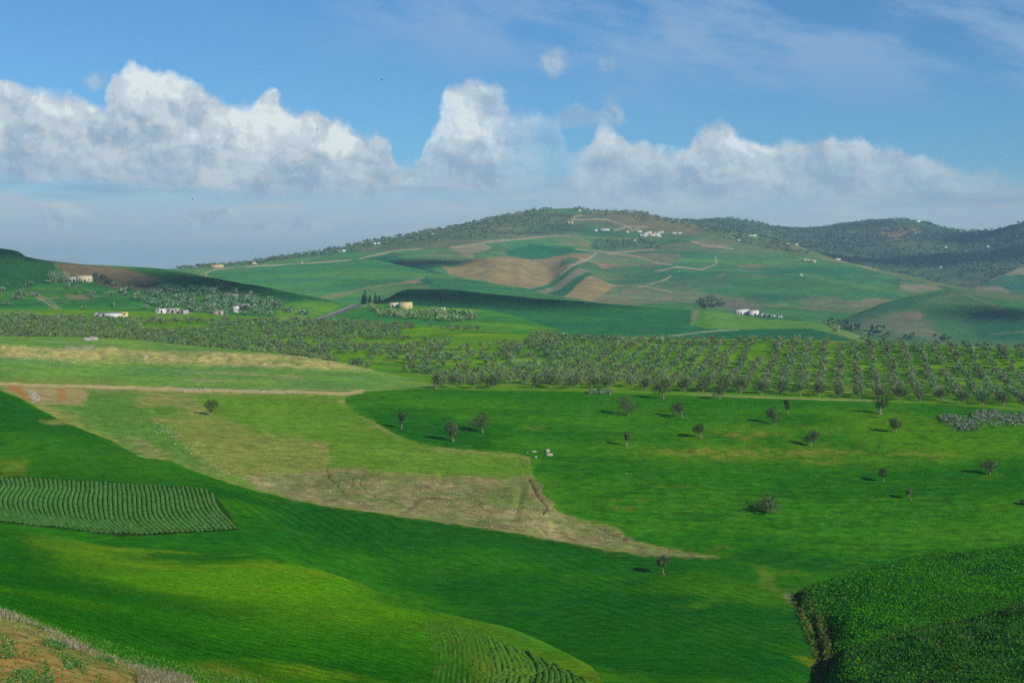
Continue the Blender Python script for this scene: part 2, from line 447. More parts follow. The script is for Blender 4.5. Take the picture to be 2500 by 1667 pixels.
# faint drill lines that follow the slope
dr = np.sin((s.X * 0.84 + s.Y * 0.54) * 2.2 + 3.0 * fbm(s.X * 0.02, s.Y * 0.02, 2, 70))
s.C *= (1 + dark * 0.13 * dr * sstep(-0.1, 0.25, fbm(s.X * 0.015, s.Y * 0.015, 2, 71)))[..., None]
s.poly(O([(0,985),(120,1000),(330,1040),(420,1085),(470,1118),(330,1108),(150,1098),(0,1090)]), S(54, 106, 26), 18, 14, amt=0.75, seed=6)
s.poly(O([(0,1055),(60,1060),(60,1092),(0,1092)]), S(108, 120, 38), 10, 10, amt=0.6, seed=6)
s.poly(O([(90,966),(150,964),(175,974),(120,976)]), S(128, 128, 70), 5, 5, amt=0.8, seed=7)
s.poly(O([(240,1118),(330,1108),(380,1118),(300,1126)]), S(84, 112, 40), 8, 8, amt=0.5, seed=7)
s.poly(O([(1725,1292),(1760,1300),(1790,1340),(1835,1365),(1840,1395),(1800,1372),(1750,1345),(1735,1320)]), S(96, 120, 54), 8, 7, amt=0.7, seed=9, breakup=0.3)
s.poly(O([(1795,1358),(1838,1362),(1850,1400),(1872,1440),(1862,1450),(1840,1410),(1805,1385)]), S(118, 114, 76), 6, 6, amt=0.65, seed=9, breakup=0.3)
s.poly(O([(1872,1440),(1884,1480),(1880,1520),(1872,1535),(1862,1528),(1876,1495)]), S(96, 92, 70), 4, 4, amt=0.8, seed=9)
s.poly(O([(1820,1505),(1890,1512),(1910,1545),(1890,1560),(1860,1530)]), S(110, 118, 20), 5, 5, amt=0.8, seed=9)
s.poly(O([(1540,1395),(1640,1375),(1660,1385),(1600,1400)]), S(70, 116, 36), 8, 6, amt=0.6, seed=9)
# rows of the vegetable plot: soil between them, darkened for the shade in the gaps
PLOT = O([(-300,1082),(0,1095),(120,1099),(230,1105),(330,1112),(430,1117),(478,1123),(505,1150),(530,1185),(549,1216),(450,1222),(370,1228),(280,1233),(150,1213),(0,1202),(-300,1190)])
s.poly(PLOT, S(36, 60, 26), 2.5, 1.5, 1, amt=0.95)
# pasture and bare ground between crop and track
past = s.poly(O([(-60,868),(0,893),(60,921),(140,965),(210,994),(260,1014),(320,1048),(395,1057),(450,1081),(520,1106),(600,1129),(680,1148),(800,1167),(900,1179),(1000,1194),(1100,1209),(1200,1224),(1300,1242),(1400,1264),(1480,1274),(1640,1279),(1560,1262),(1450,1240),(1420,1213),(1330,1195),(1285,1178),(1255,1145),(1235,1110),(1222,1088),(1218,1050),(1180,1043),(1100,1036),(1000,1027),(930,1008),(870,975),(815,948),(790,925),(792,912),(830,899),(700,900),(400,893),(0,880),(-300,870)]),
              G_tan, 2.0, 2.0, 2, seed=12)
s.mottle(S(150, 138, 80), 0.05, 0.12, 0.6, 81, (0.6, 1.4), m=past)
s.mottle(S(88, 128, 56), 0.045, 0.10, 0.7, 91, (0.6, 1.4), m=past)
s.poly(O([(100,925),(200,895),(300,900),(345,960),(400,990),(440,1030),(510,1085),(440,1070),(380,1040),(300,1035),(200,970)]), S(84, 126, 72), 14, 12, amt=0.85, seed=13)
s.poly(O([(290,1005),(340,1015),(380,1050),(330,1045)]), S(140, 132, 80), 8, 8, amt=0.7, seed=14)
s.poly(O([(390,980),(450,955),(560,985),(740,1012),(752,1060),(740,1082),(600,1085),(500,1075),(440,1040)]), S(124, 130, 60), 14, 12, amt=0.85, seed=15)
s.poly(O([(450,908),(600,905),(780,908),(790,925),(835,962),(905,1002),(1000,1031),(1100,1040),(1190,1046),(1222,1062),(1224,1086),(1120,1094),(1000,1093),(860,1083),(835,1078),(760,1074),(755,1030),(700,1008),(580,985),(480,955)]), S(90, 130, 46), 12, 12, amt=0.85, seed=16)
s.poly(O([(520,930),(640,925),(700,960),(600,975)]), S(110, 140, 48), 18, 14, amt=0.6, seed=17)
s.poly(O([(760,1010),(900,1030),(1000,1045),(900,1060),(780,1050)]), S(116, 140, 52), 18, 12, amt=0.5, seed=18)
s.poly(O([(710,1012),(752,1016),(752,1040),(725,1030)]), S(146, 134, 74), 6, 5, amt=0.8, seed=19)
bare = s.poly(O([(560,1092),(740,1082),(840,1076),(852,1090),(1000,1096),(1120,1100),(1222,1094),(1236,1112),(1256,1147),(1286,1180),(1332,1197),(1420,1215),(1450,1242),(1560,1264),(1645,1280),(1480,1273),(1400,1262),(1300,1241),(1100,1207),(900,1176),(800,1164),(680,1144),(600,1120)]),
              S(136, 122, 84), 9, 10, 3, seed=20)
s.mottle(S(168, 152, 104), 0.06, 0.15, 0.7, 101, m=bare)
s.mottle(S(104, 118, 64), 0.07, 0.12, 0.75, 111, (0.7, 1.5), m=bare)
s.mottle(S(112, 100, 72), 0.2, 0.22, 0.6, 121, m=bare)
s.poly(O([(1100,1110),(1200,1100),(1215,1160),(1150,1170)]), S(100, 118, 58), 12, 10, amt=0.7, seed=21, breakup=0.12)
st_ = np.sin(s.Y * 1.9 + 3 * fbm(s.X * .02, s.Y * .05, 3, 88)) * sstep(0, .3, fbm(s.X * .02, s.Y * .02, 2, 89))
s.C *= (1 + 0.12 * st_ * (s.K == 0))[..., None]
for gp_, w_g, d_g in GULLIES[:5]:
    s.line(gp_, 3.2, S(88, 82, 58), 0.75, 3.0)
for gx0 in (905, 990, 1075, 1150):
    s.line(O([(gx0, 1098), (gx0 + 14, 1120), (gx0 + 6, 1140), (gx0 + 40, 1168)]), 3.0, S(108, 106, 70), 0.5, 3.0)
s.poly(O([(1884,1440),(1930,1450),(1930,1568),(1890,1568)]), S(30, 74, 22), 4, 4, amt=0.9, seed=27)
# orange cut and light rubble scars by the track on the left
s.poly(O([(8,884),(100,886),(180,890),(205,905),(190,930),(150,930),(80,925),(50,912)]), S(158, 134, 92), 5, 4, amt=0.95, seed=22)
s.poly(O([(5,884),(40,884),(70,918),(55,915)]), ORANGE, 4, 3, amt=0.9, seed=23)
s.poly(O([(134,890),(152,892),(150,917),(134,917)]), ORANGE, 4, 3, amt=0.8, seed=24)
s.poly(O([(340,905),(420,900),(430,930),(390,945),(350,930)]), S(142, 130, 74), 9, 9, amt=0.7, seed=25, breakup=0.12)
s.poly(O([(330,935),(400,930),(430,945),(370,952)]), S(66, 116, 48), 7, 6, amt=0.8, seed=26)
# mound beyond the track
mound = s.poly(O([(-300,765),(0,772),(200,776),(350,783),(480,797),(650,810),(770,828),(850,846),(940,868),(1018,890),(850,899),(700,899),(400,893),(0,880),(-300,870)]), S(96, 132, 74), 3, 3, 4, seed=30)
s.mottle(S(118, 146, 66), 0.05, 0.10, 0.7, 131, (0.6, 1.5), m=mound)
s.mottle(S(86, 124, 92), 0.04, 0.12, 0.7, 141, (0.6, 1.3), m=mound)
s.mottle(S(140, 140, 86), 0.06, 0.28, 0.7, 145, (0.4, 1.5), m=mound)
hp = s.poly(O([(-200,792),(0,796),(150,803),(300,806),(500,811),(650,815),(770,832),(850,850),(720,846),(600,843),(500,840),(300,832),(150,828),(0,822)]), S(166, 150, 98), 6, 6, amt=0.9, seed=31)
s.mottle(S(110, 128, 66), 0.09, 0.16, 0.75, 151, (0.6, 1.2), m=hp)
s.poly(O([(0,870),(140,866),(300,876),(200,885),(0,882)]), S(116, 128, 52), 7, 6, amt=0.7, seed=32)
s.poly(O([(150,796),(215,797),(215,805),(150,804)]), S(150, 142, 128), 5, 5, amt=0.7, seed=32)
s.poly(O([(620,862),(690,862),(700,872),(620,870)]), S(140, 134, 84), 6, 5, amt=0.5, seed=33)
# plateau under the olives
plat = s.poly(O([(-300,700),(2600,700),(2600,950),(2352,945),(2200,930),(2000,922),(1800,915),(1400,902),(1018,893),(940,868),(850,846),(770,828),(650,810),(480,797),(350,783),(200,776),(0,772),(-300,765)]), S(88, 132, 44), 3, 3, 5, seed=40)
plat = plat * (s.Y > 470)
s.mottle(S(112, 146, 34), 0.03, 0.08, 0.7, 161, (0.5, 1.3), m=plat)
s.mottle(S(62, 112, 50), 0.03, 0.12, 0.7, 171, (0.5, 1.3), m=plat)
s.mottle(S(140, 140, 70), 0.06, 0.30, 0.6, 175, (0.5, 1.3), m=plat)
# tracks
s.line(O([(-300,872),(0,881),(130,886),(280,890),(420,895),(600,900),(800,903),(832,898)]), 7, S(172, 150, 106), 1.0, 1.5, 6)
s.line(O([(1590,905),(1700,910),(1800,914),(1950,918),(2010,921)]), 2.6, S(160, 148, 104), 0.8, 1.0, 6)
mead = (s.K == 0) | (s.K == 1)
s.mottle(S(26, 80, 20), 0.30, 0.24, 0.45, 211, (0.6, 1.0), m=mead * 1.0); s.mottle(S(78, 128, 28), 0.24, 0.26, 0.25, 213, (0.5, 1.0), m=(s.K == 0) * 1.0)
s.mottle(S(84, 110, 50), 0.30, 0.16, 0.5, 215, (0.6, 1.0), m=(s.K == 2) * 1.0)
s.mottle(S(96, 92, 66), 0.35, 0.20, 0.5, 217, m=(s.K == 3) * 1.0); s.mottle(S(112, 124, 72), 0.12, 0.12, 0.6, 219, m=(s.K == 3) * 1.0)
s.shade(0.25, 0.09, 201); s.shade(0.7, 0.16, 202, (0.6, 1.0))
s.emit({0: ('meadow', 'bright green meadow with scattered lone olive trees'), 1: ('crop_field', 'dark green crop slope in the valley bottom'),
        2: ('pasture', 'dry olive green pasture below the dirt track'), 3: ('eroded_bank', 'bare tan eroded bank along the dark crop'),
        4: ('mound', 'grey green mound with a furrowed tan top'), 5: ('orchard_ground', 'yellow green ground under the olive rows'),
        6: ('dirt_track', 'pale dirt track edging the pasture')}, M_field, (0.90, 0.95, 0.45))

# ---- the near slope
def near_relief(s):
    return (fbm(s.X * 0.03, s.Y * 0.03, 3, 303) * 0.9 + fbm(s.X * 0.25, s.Y * 0.25, 3, 305) * 0.10) * sstep(20, 60, s.Y)
near = Sheet(-900, 3400, [
    [(-900,2900,3),(3400,2900,3)],
    [(-900,1740,40),(0,1766,40),(500,1800,45),(1000,1850,50),(1900,1900,60),(3400,1900,60)],
    [(-900,1560,80),(0,1610,82),(250,1640,88),(450,1680,92),(800,1700,100),(1200,1720,110),(1500,1760,110),(1900,1900,100),(3400,1900,100)],
    [(-900,1400,100),(0,1500,102),(150,1545,104),(300,1600,106),(450,1650,108),(600,1680,112),(1000,1690,125),(1300,1690,130),(1480,1730,128),(1900,1920,120),(3400,1920,120)],
    [(-900,1340,170),(0,1400,170),(400,1440,175),(700,1480,172),(1000,1540,165),(1300,1620,150),(1480,1700,138),(1900,1940,128),(3400,1940,128)],
    [(-900,1285,255),(0,1292,252),(300,1336,245),(500,1345,240),(640,1349,235),(740,1380,222),(850,1420,208),(980,1462,200),(1100,1500,188),(1300,1560,168),(1440,1620,150),(1490,1690,140),(1900,1960,135),(3400,1960,135)],
    (7, 2.0), (14, 7.0), (30, 20)],
    [30, 60, 80, 150, 130, 14, 10, 8], near_relief)
s = near
s.fill(S(44, 104, 20), 0)
s.mottle(S(78, 132, 14), 0.028, 0.06, 0.9, 311, (0.8, 1.0))
s.mottle(S(28, 88, 24), 0.030, 0.10, 0.85, 321, (0.8, 1.1))
s.mottle(S(104, 134, 26), 0.05, 0.26, 0.7, 331, (0.8, 1.0))
s.poly(O([(70,1225),(200,1235),(300,1260),(400,1300),(500,1310),(700,1310),(900,1370),(1000,1420),(1050,1470),(900,1450),(700,1440),(500,1400),(300,1330),(120,1290)]), S(92, 136, 16), 60, 30, amt=0.5, seed=34)
s.poly(O([(60,1240),(190,1235),(330,1290),(280,1310),(150,1280)]), S(104, 130, 26), 30, 20, amt=0.35, seed=35)
s.poly(O([(0,1240),(60,1250),(200,1330),(350,1420),(550,1500),(700,1568),(420,1545),(250,1470),(0,1400)]), S(24, 84, 22), 40, 25, amt=0.6, seed=36)
s.poly(O([(0,1203),(150,1214),(290,1236),(450,1225),(620,1225),(800,1290),(640,1290),(560,1250),(400,1250),(150,1232),(0,1222)]), S(28, 92, 22), 12, 8, amt=0.75, seed=37)  # shadow strip below the vegetable plot, painted as darker green
# drilled rows: fine streaks running across the slope
dl = np.sin((s.X * 0.35 + s.Y * 0.94) * 3.2 + 2.5 * fbm(s.X * 0.03, s.Y * 0.03, 3, 341))
s.C *= (1 + 0.10 * dl)[..., None]
fine = fbm((s.X * 0.94 - s.Y * 0.10) * 0.40, (s.X * 0.35 + s.Y * 0.94) * 1.1, 4, 345)
s.C *= (1 + 0.45 * np.clip(fine, -0.7, 0.7))[..., None]
s.C *= (1 + 0.30 * np.clip(fbm(s.X * 1.2, s.Y * 0.7, 3, 346), -0.8, 0.8))[..., None]
# bean plot on the shoulder, with bare tan soil
PLOT2 = O([(1010,1395),(1100,1420),(1200,1455),(1260,1478),(1320,1505),(1362,1530),(1378,1575),(1385,1640),(1130,1640),(1085,1540),(1060,1470)])
s.poly(PLOT2, S(84, 118, 38), 16, 10, 1, amt=0.6, seed=38)
s.poly(O([(1100,1500),(1250,1520),(1340,1560),(1340,1640),(1100,1640)]), S(124, 130, 50), 30, 16, amt=0.4, seed=39)
s.poly(O([(1330,1500),(1380,1530),(1390,1570),(1372,1580),(1350,1535)]), S(112, 118, 40), 10, 8, amt=0.4, seed=39)
s.poly(O([(880,1352),(1010,1392),(1150,1430),(1260,1472),(1330,1505),(1262,1486),(1120,1438),(1000,1402)]), S(80, 132, 56), 7, 4, amt=0.55, seed=40)
# the bare shoulder at the camera's feet
bank = s.poly(O([(-600,1330),(-60,1400),(0,1408),(60,1430),(130,1455),(220,1485),(300,1515),(400,1545),(470,1568),(560,1640),(600,1800),(-600,1800)]), S(142, 122, 72), 7, 9, 2, seed=43, jscale=0.05)
s.mottle(S(160, 120, 66), 0.12, 0.16, 0.6, 351, m=bank)
s.mottle(S(98, 112, 50), 0.16, 0.10, 0.85, 361, m=bank)
s.mottle(S(120, 84, 44), 0.35, 0.18, 0.6, 371, m=bank)
s.poly(O([(0,1470),(40,1480),(200,1540),(330,1568),(100,1640),(0,1560)]), S(156, 118, 66), 14, 12, amt=0.5, seed=44)
s.poly(O([(-100,1395),(0,1404),(60,1424),(140,1452),(240,1488),(330,1520),(440,1552),(430,1568),(300,1530),(180,1490),(60,1450),(0,1432)]), S(120, 128, 60), 10, 8, amt=0.75, seed=45)
s.poly(O([(420,1515),(520,1520),(600,1560),(640,1600),(500,1600)]), S(112, 120, 44), 18, 14, amt=0.7, seed=46)
s.C *= (1 + 0.55 * bank * np.clip(fbm(s.X * 0.9, s.Y * 0.6, 4, 377), -0.8, 0.8))[..., None]
s.emit({0: ('grass_slope', 'yellow green grass slope falling from the viewpoint'), 1: ('bean_plot', 'tan soil plot with crop lines on the shoulder'),
        2: ('bare_shoulder', 'orange brown bare shoulder with dry weeds')}, M_near, (0.92, 0.97, 0.45))

# ---- the leafy slope on the right and the spur before it
def bush_relief(s):
    return fbm(s.X * 0.05, s.Y * 0.05, 3, 403) * 1.6 + fbm(s.X * 0.35, s.Y * 0.35, 3, 405) * 0.35
bush = Sheet(1944, 3400, [
    [(1944,1800,206),(2000,1720,208),(2060,1670,210),(2500,1610,212),(3400,1560,212)],
    [(1944,1720,219),(1975,1655,224),(2000,1590,232),(2100,1505,238),(2500,1450,240),(3400,1400,240)],
    [(1944,1540,246),(1952,1480,255),(1962,1452,258),(2020,1426,262),(2100,1400,266),(2300,1360,271),(2500,1336,274),(3400,1240,280)],
    (8, 1.2), (20, 4), (40, 10)], [60, 110, 12, 8, 6], bush_relief)
s = bush
s.fill(S(34, 84, 22)); s.mottle(S(64, 120, 16), 0.07, 0.08, 0.8, 411); s.mottle(S(14, 52, 18), 0.09, 0.12, 0.85, 421)
s.emit({0: ('leafy_slope', 'slope of tall leafy crop above the gully')}, M_near, (0.95, 1.0, 0.5))
spur = Sheet(1950, 3400, [
    [(1950,2100,130),(2060,1900,130),(2500,1800,130),(3400,1700,130)],
    [(1950,1900,175),(2060,1745,180),(2200,1700,180),(2500,1640,180),(3400,1500,180)],
    [(1950,1800,196),(2020,1668,202),(2060,1614,205),(2200,1566,208),(2350,1526,211),(2500,1480,214),(3400,1300,220)],
    (8, 1.5), (20, 5), (40, 10)], [50, 110, 12, 8, 6], bush_relief)
s = spur
s.fill(S(36, 84, 28)); s.mottle(S(52, 104, 30), 0.06, 0.08, 0.8, 431); s.mottle(S(18, 58, 26), 0.08, 0.10, 0.8, 441); s.mottle(S(92, 96, 44), 0.1, 0.28, 0.6, 451)
s.emit({0: ('grassy_spur', 'dark rough grass spur in the lower corner')}, M_near, (0.9, 0.9, 0.55))

# ---- the hill on the left
lhill = Sheet(-1200, 1100, [
    [(-1200,800,980),(0,790,930),(400,785,910),(700,800,900),(870,800,950),(1100,840,1000)],
    [(-1200,740,1080),(0,745,1050),(400,752,1020),(600,765,1000),(750,775,1010),(870,775,1080),(1100,845,1050)],
    [(-1200,660,1250),(0,690,1220),(200,692,1210),(400,710,1180),(600,735,1120),(750,757,1080),(840,765,1110),(1100,850,1100)],
    [(-1200,480,1700),(-400,545,1600),(-100,590,1500),(0,605,1480),(44,614,1470),(64,626,1455),(130,637,1440),(250,648,1400),(380,656,1360),(540,682,1290),(700,712,1210),(800,733,1160),(840,744,1140),(880,764,1130),(1100,860,1120)],
    (60, 3), (140, 20), (400, 50)], [30, 50, 60, 12, 8, 6],
    lambda s: fbm(s.X * 0.01, s.Y * 0.01, 4, 503) * 1.6)
s = lhill
s.fill(S(52, 112, 52), 0)
s.mottle(S(76, 126, 44), 0.012, 0.08, 0.8, 511, (0.6, 1.2))
s.mottle(S(40, 96, 56), 0.014, 0.1, 0.7, 521, (0.6, 1.2))
s.poly(O([(-300,520),(0,570),(45,580),(125,602),(130,640),(60,665),(0,668),(-300,660)]), S(34, 88, 44), 5, 4, 0, seed=50)
s.poly(O([(122,601),(200,609),(290,617),(340,630),(390,645),(380,668),(290,665),(240,655),(190,635),(150,632)]), S(112, 98, 70), 4, 4, 1, seed=51)
s.poly(O([(290,617),(500,640),(700,680),(790,692),(760,705),(640,690),(480,665),(390,648),(340,630)]), S(36, 92, 52), 6, 4, 0, seed=52)
s.poly(O([(640,705),(700,690),(790,698),(770,715),(740,725),(690,735),(640,725)]), S(92, 138, 44), 8, 5, 0, amt=0.9, seed=53)
s.line(O([(135,683),(90,690),(75,672),(110,688),(140,712)]), 4, S(136, 132, 96), 0.7)
s.line(O([(72,672),(90,685),(112,700),(130,710)]), 5, S(140, 134, 100), 0.7)
s.poly(O([(150,672),(190,676),(230,680),(190,690),(155,688)]), S(138, 122, 92), 5, 4, amt=0.7, seed=54)
s.poly(O([(280,725),(350,722),(400,725),(330,733),(280,733)]), S(128, 148, 40), 5, 4, amt=0.8, seed=54)
s.poly(O([(630,725),(700,730),(740,728),(700,740),(640,738)]), S(140, 138, 84), 5, 4, amt=0.6, seed=55)
s.shade(0.1, 0.12, 531)
s.emit({0: ('hillside', 'green hillside with olives and farm buildings'), 1: ('ploughed_field', 'brown ploughed field below the hill crest')}, M_far, (.85, .88, .7))

# ---- the saddle with the road, and the dark field behind it
saddle = Sheet(680, 1520, [
    [(680,850,850),(900,840,840),(1400,860,800),(1520,880,780)],
    [(680,800,930),(800,787,930),(900,792,900),(1100,792,900),(1300,818,850),(1450,845,820),(1520,870,800)],
    [(680,805,960),(720,793,980),(760,780,1000),(830,757,1060),(880,742,1100),(920,742,1090),(1050,749,1060),(1200,759,1010),(1300,786,950),(1400,820,860),(1520,870,810)],
    (40, 4), (120, 18)], [40, 60, 10, 6], lambda s: fbm(s.X * 0.02, s.Y * 0.02, 3, 603) * 0.6)
s = saddle
s.fill(S(72, 128, 50)); s.mottle(S(56, 116, 56), 0.02, 0.05, 0.8, 611, (0.5, 1.2)); s.mottle(S(104, 144, 44), 0.02, 0.2, 0.7, 621, (0.5, 1.2))
s.poly(O([(780,730),(860,705),(980,728),(1080,745),(960,752),(830,742)]), S(48, 118, 58), 8, 5, amt=0.7, seed=60)
s.emit({0: ('saddle_field', 'green field beside the road on the saddle')}, M_far, (.8, .85, .7))
knoll = Sheet(850, 2300, [
    [(850,800,1050),(1200,800,1050),(1500,850,900),(1900,870,880),(2200,880,900),(2300,890,900)],
    [(850,770,1150),(1000,745,1150),(1300,790,1100),(1600,830,1000),(1900,835,1000),(2100,840,1000),(2300,885,1000)],
    [(850,775,1180),(900,748,1200),(940,730,1230),(1000,707,1270),(1080,706,1290),(1150,712,1290),(1300,727,1270),(1500,743,1230),(1700,757,1200),(1720,757,1190),(1800,769,1170),(1900,776,1150),(1980,785,1120),(2060,807,1080),(2120,827,1040),(2200,852,1000),(2300,890,1010)],
    (60, 4), (120, 12), (300, 30)], [30, 90, 10, 6, 6], lambda s: fbm(s.X * 0.012, s.Y * 0.012, 3, 703) * 1.2)
s = knoll
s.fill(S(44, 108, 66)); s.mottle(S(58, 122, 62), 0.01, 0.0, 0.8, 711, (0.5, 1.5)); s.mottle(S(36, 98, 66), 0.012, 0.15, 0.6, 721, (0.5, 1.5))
s.poly(O([(1600,713),(1640,714),(1700,722),(1760,733),(1850,738),(1950,755),(2040,780),(2080,800),(1990,790),(1920,768),(1850,755),(1760,757),(1690,757),(1610,752),(1588,745)]), S(96, 140, 62), 3, 3, 1, seed=70)
s.poly(O([(1690,758),(1760,758),(1850,755),(1920,768),(1990,790),(2060,830),(1600,830),(1500,790)]), S(40, 100, 64), 3, 3, 0, seed=71)
s.line(O([(1420,776),(1490,776),(1560,768),(1640,759),(1695,757)]), 3.5, S(150, 156, 110), 0.8)
s.poly(O([(1470,770),(1530,772),(1500,780),(1430,778)]), S(96, 150, 60), 5, 4, amt=0.5, seed=72)
s.poly(O([(1590,713),(1606,713),(1592,748),(1584,745)]), S(140, 140, 90), 3, 3, amt=0.7, seed=73)
s.poly(O([(1880,755),(1960,762),(2000,785),(1940,775)]), S(130, 140, 84), 6, 4, amt=0.5, seed=74)
s.emit({0: ('dark_field', 'dark blue green field on the low knoll'), 1: ('light_field', 'pale green field by the white farm')}, M_far, (.8, .84, .75))

# ---- the great hill
def ridge_relief(s, a=1.0):
    big = fbm(s.X * 0.0016, s.Y * 0.0016, 4, 803) * 26 * a
    gul = (0.35 - np.abs(fbm(s.X * 0.0045, s.Y * 0.0030, 4, 813))) * -14 * a
    return (big * 0.6 + gul * 0.7)
def gh_relief(s):
    ed = sstep(0, 1, (s.Y - s.Y[0]) / (s.Y[-1] - s.Y[0] + 1) * 6) * sstep(300, 700, s.U)
    r = ridge_relief(s, 0.42) * (0.25 + 0.75 * (1 - np.exp(-((s.V - 640) / 60.0) ** 2) * 0.0))
    # the bare spur: a rounded rib with a deep gully on its right
    for cu, cv, wu, wv, h in ((1215, 668, 60, 34, 12), (1310, 660, 40, 26, -5), (1345, 675, 26, 40, -6), (1400, 650, 40, 30, 9), (1440, 702, 40, 24, 7), (1165, 655, 40, 20, 6), (1270, 675, 16, 30, 5)):
        r = r + h * np.exp(-((s.U - cu) / wu) ** 2 - ((s.V - cv) / wv) ** 2)
    return r * ed * np.exp(-np.clip((560 - s.V) / 30, 0, 5)) + fbm(s.X * 0.012, s.Y * 0.012, 3, 805) * 1.6
front = Sheet(200, 2000, [
    [(200,735,1500),(600,745,1450),(900,775,1350),(1300,785,1350),(1700,800,1300),(2000,840,1200)],
    [(200,695,1750),(600,695,1700),(860,692,1700),(1086,712,1600),(1259,732,1500),(1443,752,1420),(1700,782,1330),(2000,830,1250)],
    [(200,672,2100),(380,659,2100),(520,656,2120),(620,650,2120),(740,644,2120),(858,634,2100),(890,632,2080),(960,644,1980),(1086,674,1830),(1259,703,1680),(1443,734,1530),(1680,764,1380),(2000,830,1300)],
    (60, 3), (150, 16), (400, 40)], [40, 90, 10, 6, 6], lambda s: fbm(s.X * 0.006, s.Y * 0.006, 4, 833) * 3.5)
s = front
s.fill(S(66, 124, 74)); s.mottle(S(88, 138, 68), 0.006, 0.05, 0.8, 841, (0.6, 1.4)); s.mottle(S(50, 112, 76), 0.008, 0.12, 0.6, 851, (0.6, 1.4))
cv = cells((s.X + 40 * fbm(s.X * .004, s.Y * .004, 3, 7)) / 230.0, s.Y / 260.0, 13); s.C *= (1 + 0.26 * (cv - 0.5))[..., None]
s.line(O([(700,690),(750,682),(800,673),(850,660),(900,652),(960,645),(975,640)]), 6, S(140, 136, 92), 0.6, 2)
s.poly(O([(725,682),(760,678),(800,672),(760,690),(720,694)]), S(140, 130, 92), 6, 5, amt=0.6, seed=80)
s.poly(O([(930,645),(970,637),(985,640),(955,652),(930,652)]), S(160, 130, 100), 5, 4, amt=0.7, seed=81)
s.poly(O([(955,644),(978,635),(996,643),(988,656)]), S(36, 96, 72), 4, 3, seed=82)
s.poly(O([(850,664),(930,655),(985,658),(1000,668),(930,668),(860,676)]), S(116, 140, 82), 8, 6, amt=0.6, seed=83)
s.poly(O([(600,660),(760,650),(770,662),(680,672),(610,672)]), S(84, 136, 70), 10, 8, amt=0.6, seed=84)
s.poly(O([(870,680),(930,668),(1020,672),(1100,690),(1180,705),(1100,715),(900,715)]), S(40, 100, 74), 12, 8, amt=0.6, seed=84)
s.line(O([(474,634),(472,628),(490,620),(540,615),(600,612),(660,608),(760,602),(808,595)]), 3.5, S(176, 164, 124), 0.9)
s.poly(O([(430,624),(470,618),(480,620),(470,632)]), S(120, 150, 84), 4, 3, amt=0.7, seed=85)
s.emit({0: ('low_hill', 'smooth green hill with a pale road on its crest')}, M_far, (.82, .84, .78))
great = Sheet(200, 2700, [
    [(200,700,2000),(800,700,2000),(1300,740,1600),(1700,765,1450),(2000,800,1350),(2300,810,1350),(2700,810,1400)],
    [(200,670,2300),(600,660,2300),(900,640,2300),(1086,660,2050),(1300,690,1950),(1500,695,1950),(1700,700,1900),(1900,720,1750),(2100,745,1600),(2300,745,1700),(2700,755,1700)],
    [(200,668,2500),(600,645,2450),(900,615,2500),(1100,605,2600),(1300,615,2600),(1450,618,2600),(1600,620,2550),(1800,640,2400),(2000,660,2200),(2150,690,2000),(2300,712,1950),(2700,745,1900)],
    [(200,666,2600),(520,650,2520),(800,620,2650),(1000,590,2850),(1200,565,3050),(1350,560,3100),(1500,560,3100),(1650,575,2950),(1800,595,2750),(2000,630,2450),(2150,662,2200),(2300,694,2050),(2700,740,2000)],
    [(200,665,2700),(390,657,2600),(520,649,2600),(650,633,2700),(780,616,2850),(900,592,3000),(1000,574,3150),(1100,557,3300),(1200,533,3450),(1270,519,3550),(1330,511,3600),(1400,509,3600),(1450,514,3580),(1530,517,3500),(1580,522,3400),(1650,541,3250),(1720,553,3100),(1800,567,2950),(1900,589,2750),(1960,605,2650),(2050,635,2500),(2200,669,2280),(2300,692,2150),(2380,707,2080),(2450,716,2050),(2700,742,2050)],
    (120, 12), (300, 40), (600, 120)], [40, 110, 110, 90, 12, 8, 6], gh_relief)
s = great
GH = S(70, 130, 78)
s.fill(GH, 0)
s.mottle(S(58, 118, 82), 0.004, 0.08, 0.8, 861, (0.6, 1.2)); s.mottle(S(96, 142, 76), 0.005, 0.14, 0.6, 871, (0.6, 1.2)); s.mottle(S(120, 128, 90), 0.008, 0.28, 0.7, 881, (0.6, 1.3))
pw = s.V > 560
wx = s.X + 60 * fbm(s.X * 0.004, s.Y * 0.004, 3, 861); wy = s.Y + 60 * fbm(s.X * 0.004 + 9, s.Y * 0.004, 3, 862)
cv = cells(wx / 170.0, wy / 210.0, 3); cv2 = cells(wx / 75.0 + 7, wy / 120.0, 8)
s.C *= (1 + (0.34 * (cv - 0.5) + 0.16 * (cv2 - 0.5)) * pw)[..., None]
tn = ((cv > 0.86) & pw) * 0.55 + ((cv2 > 0.93) & pw) * 0.35
s.C = s.C * (1 - tn[..., None]) + S(128, 126, 90) * tn[..., None]
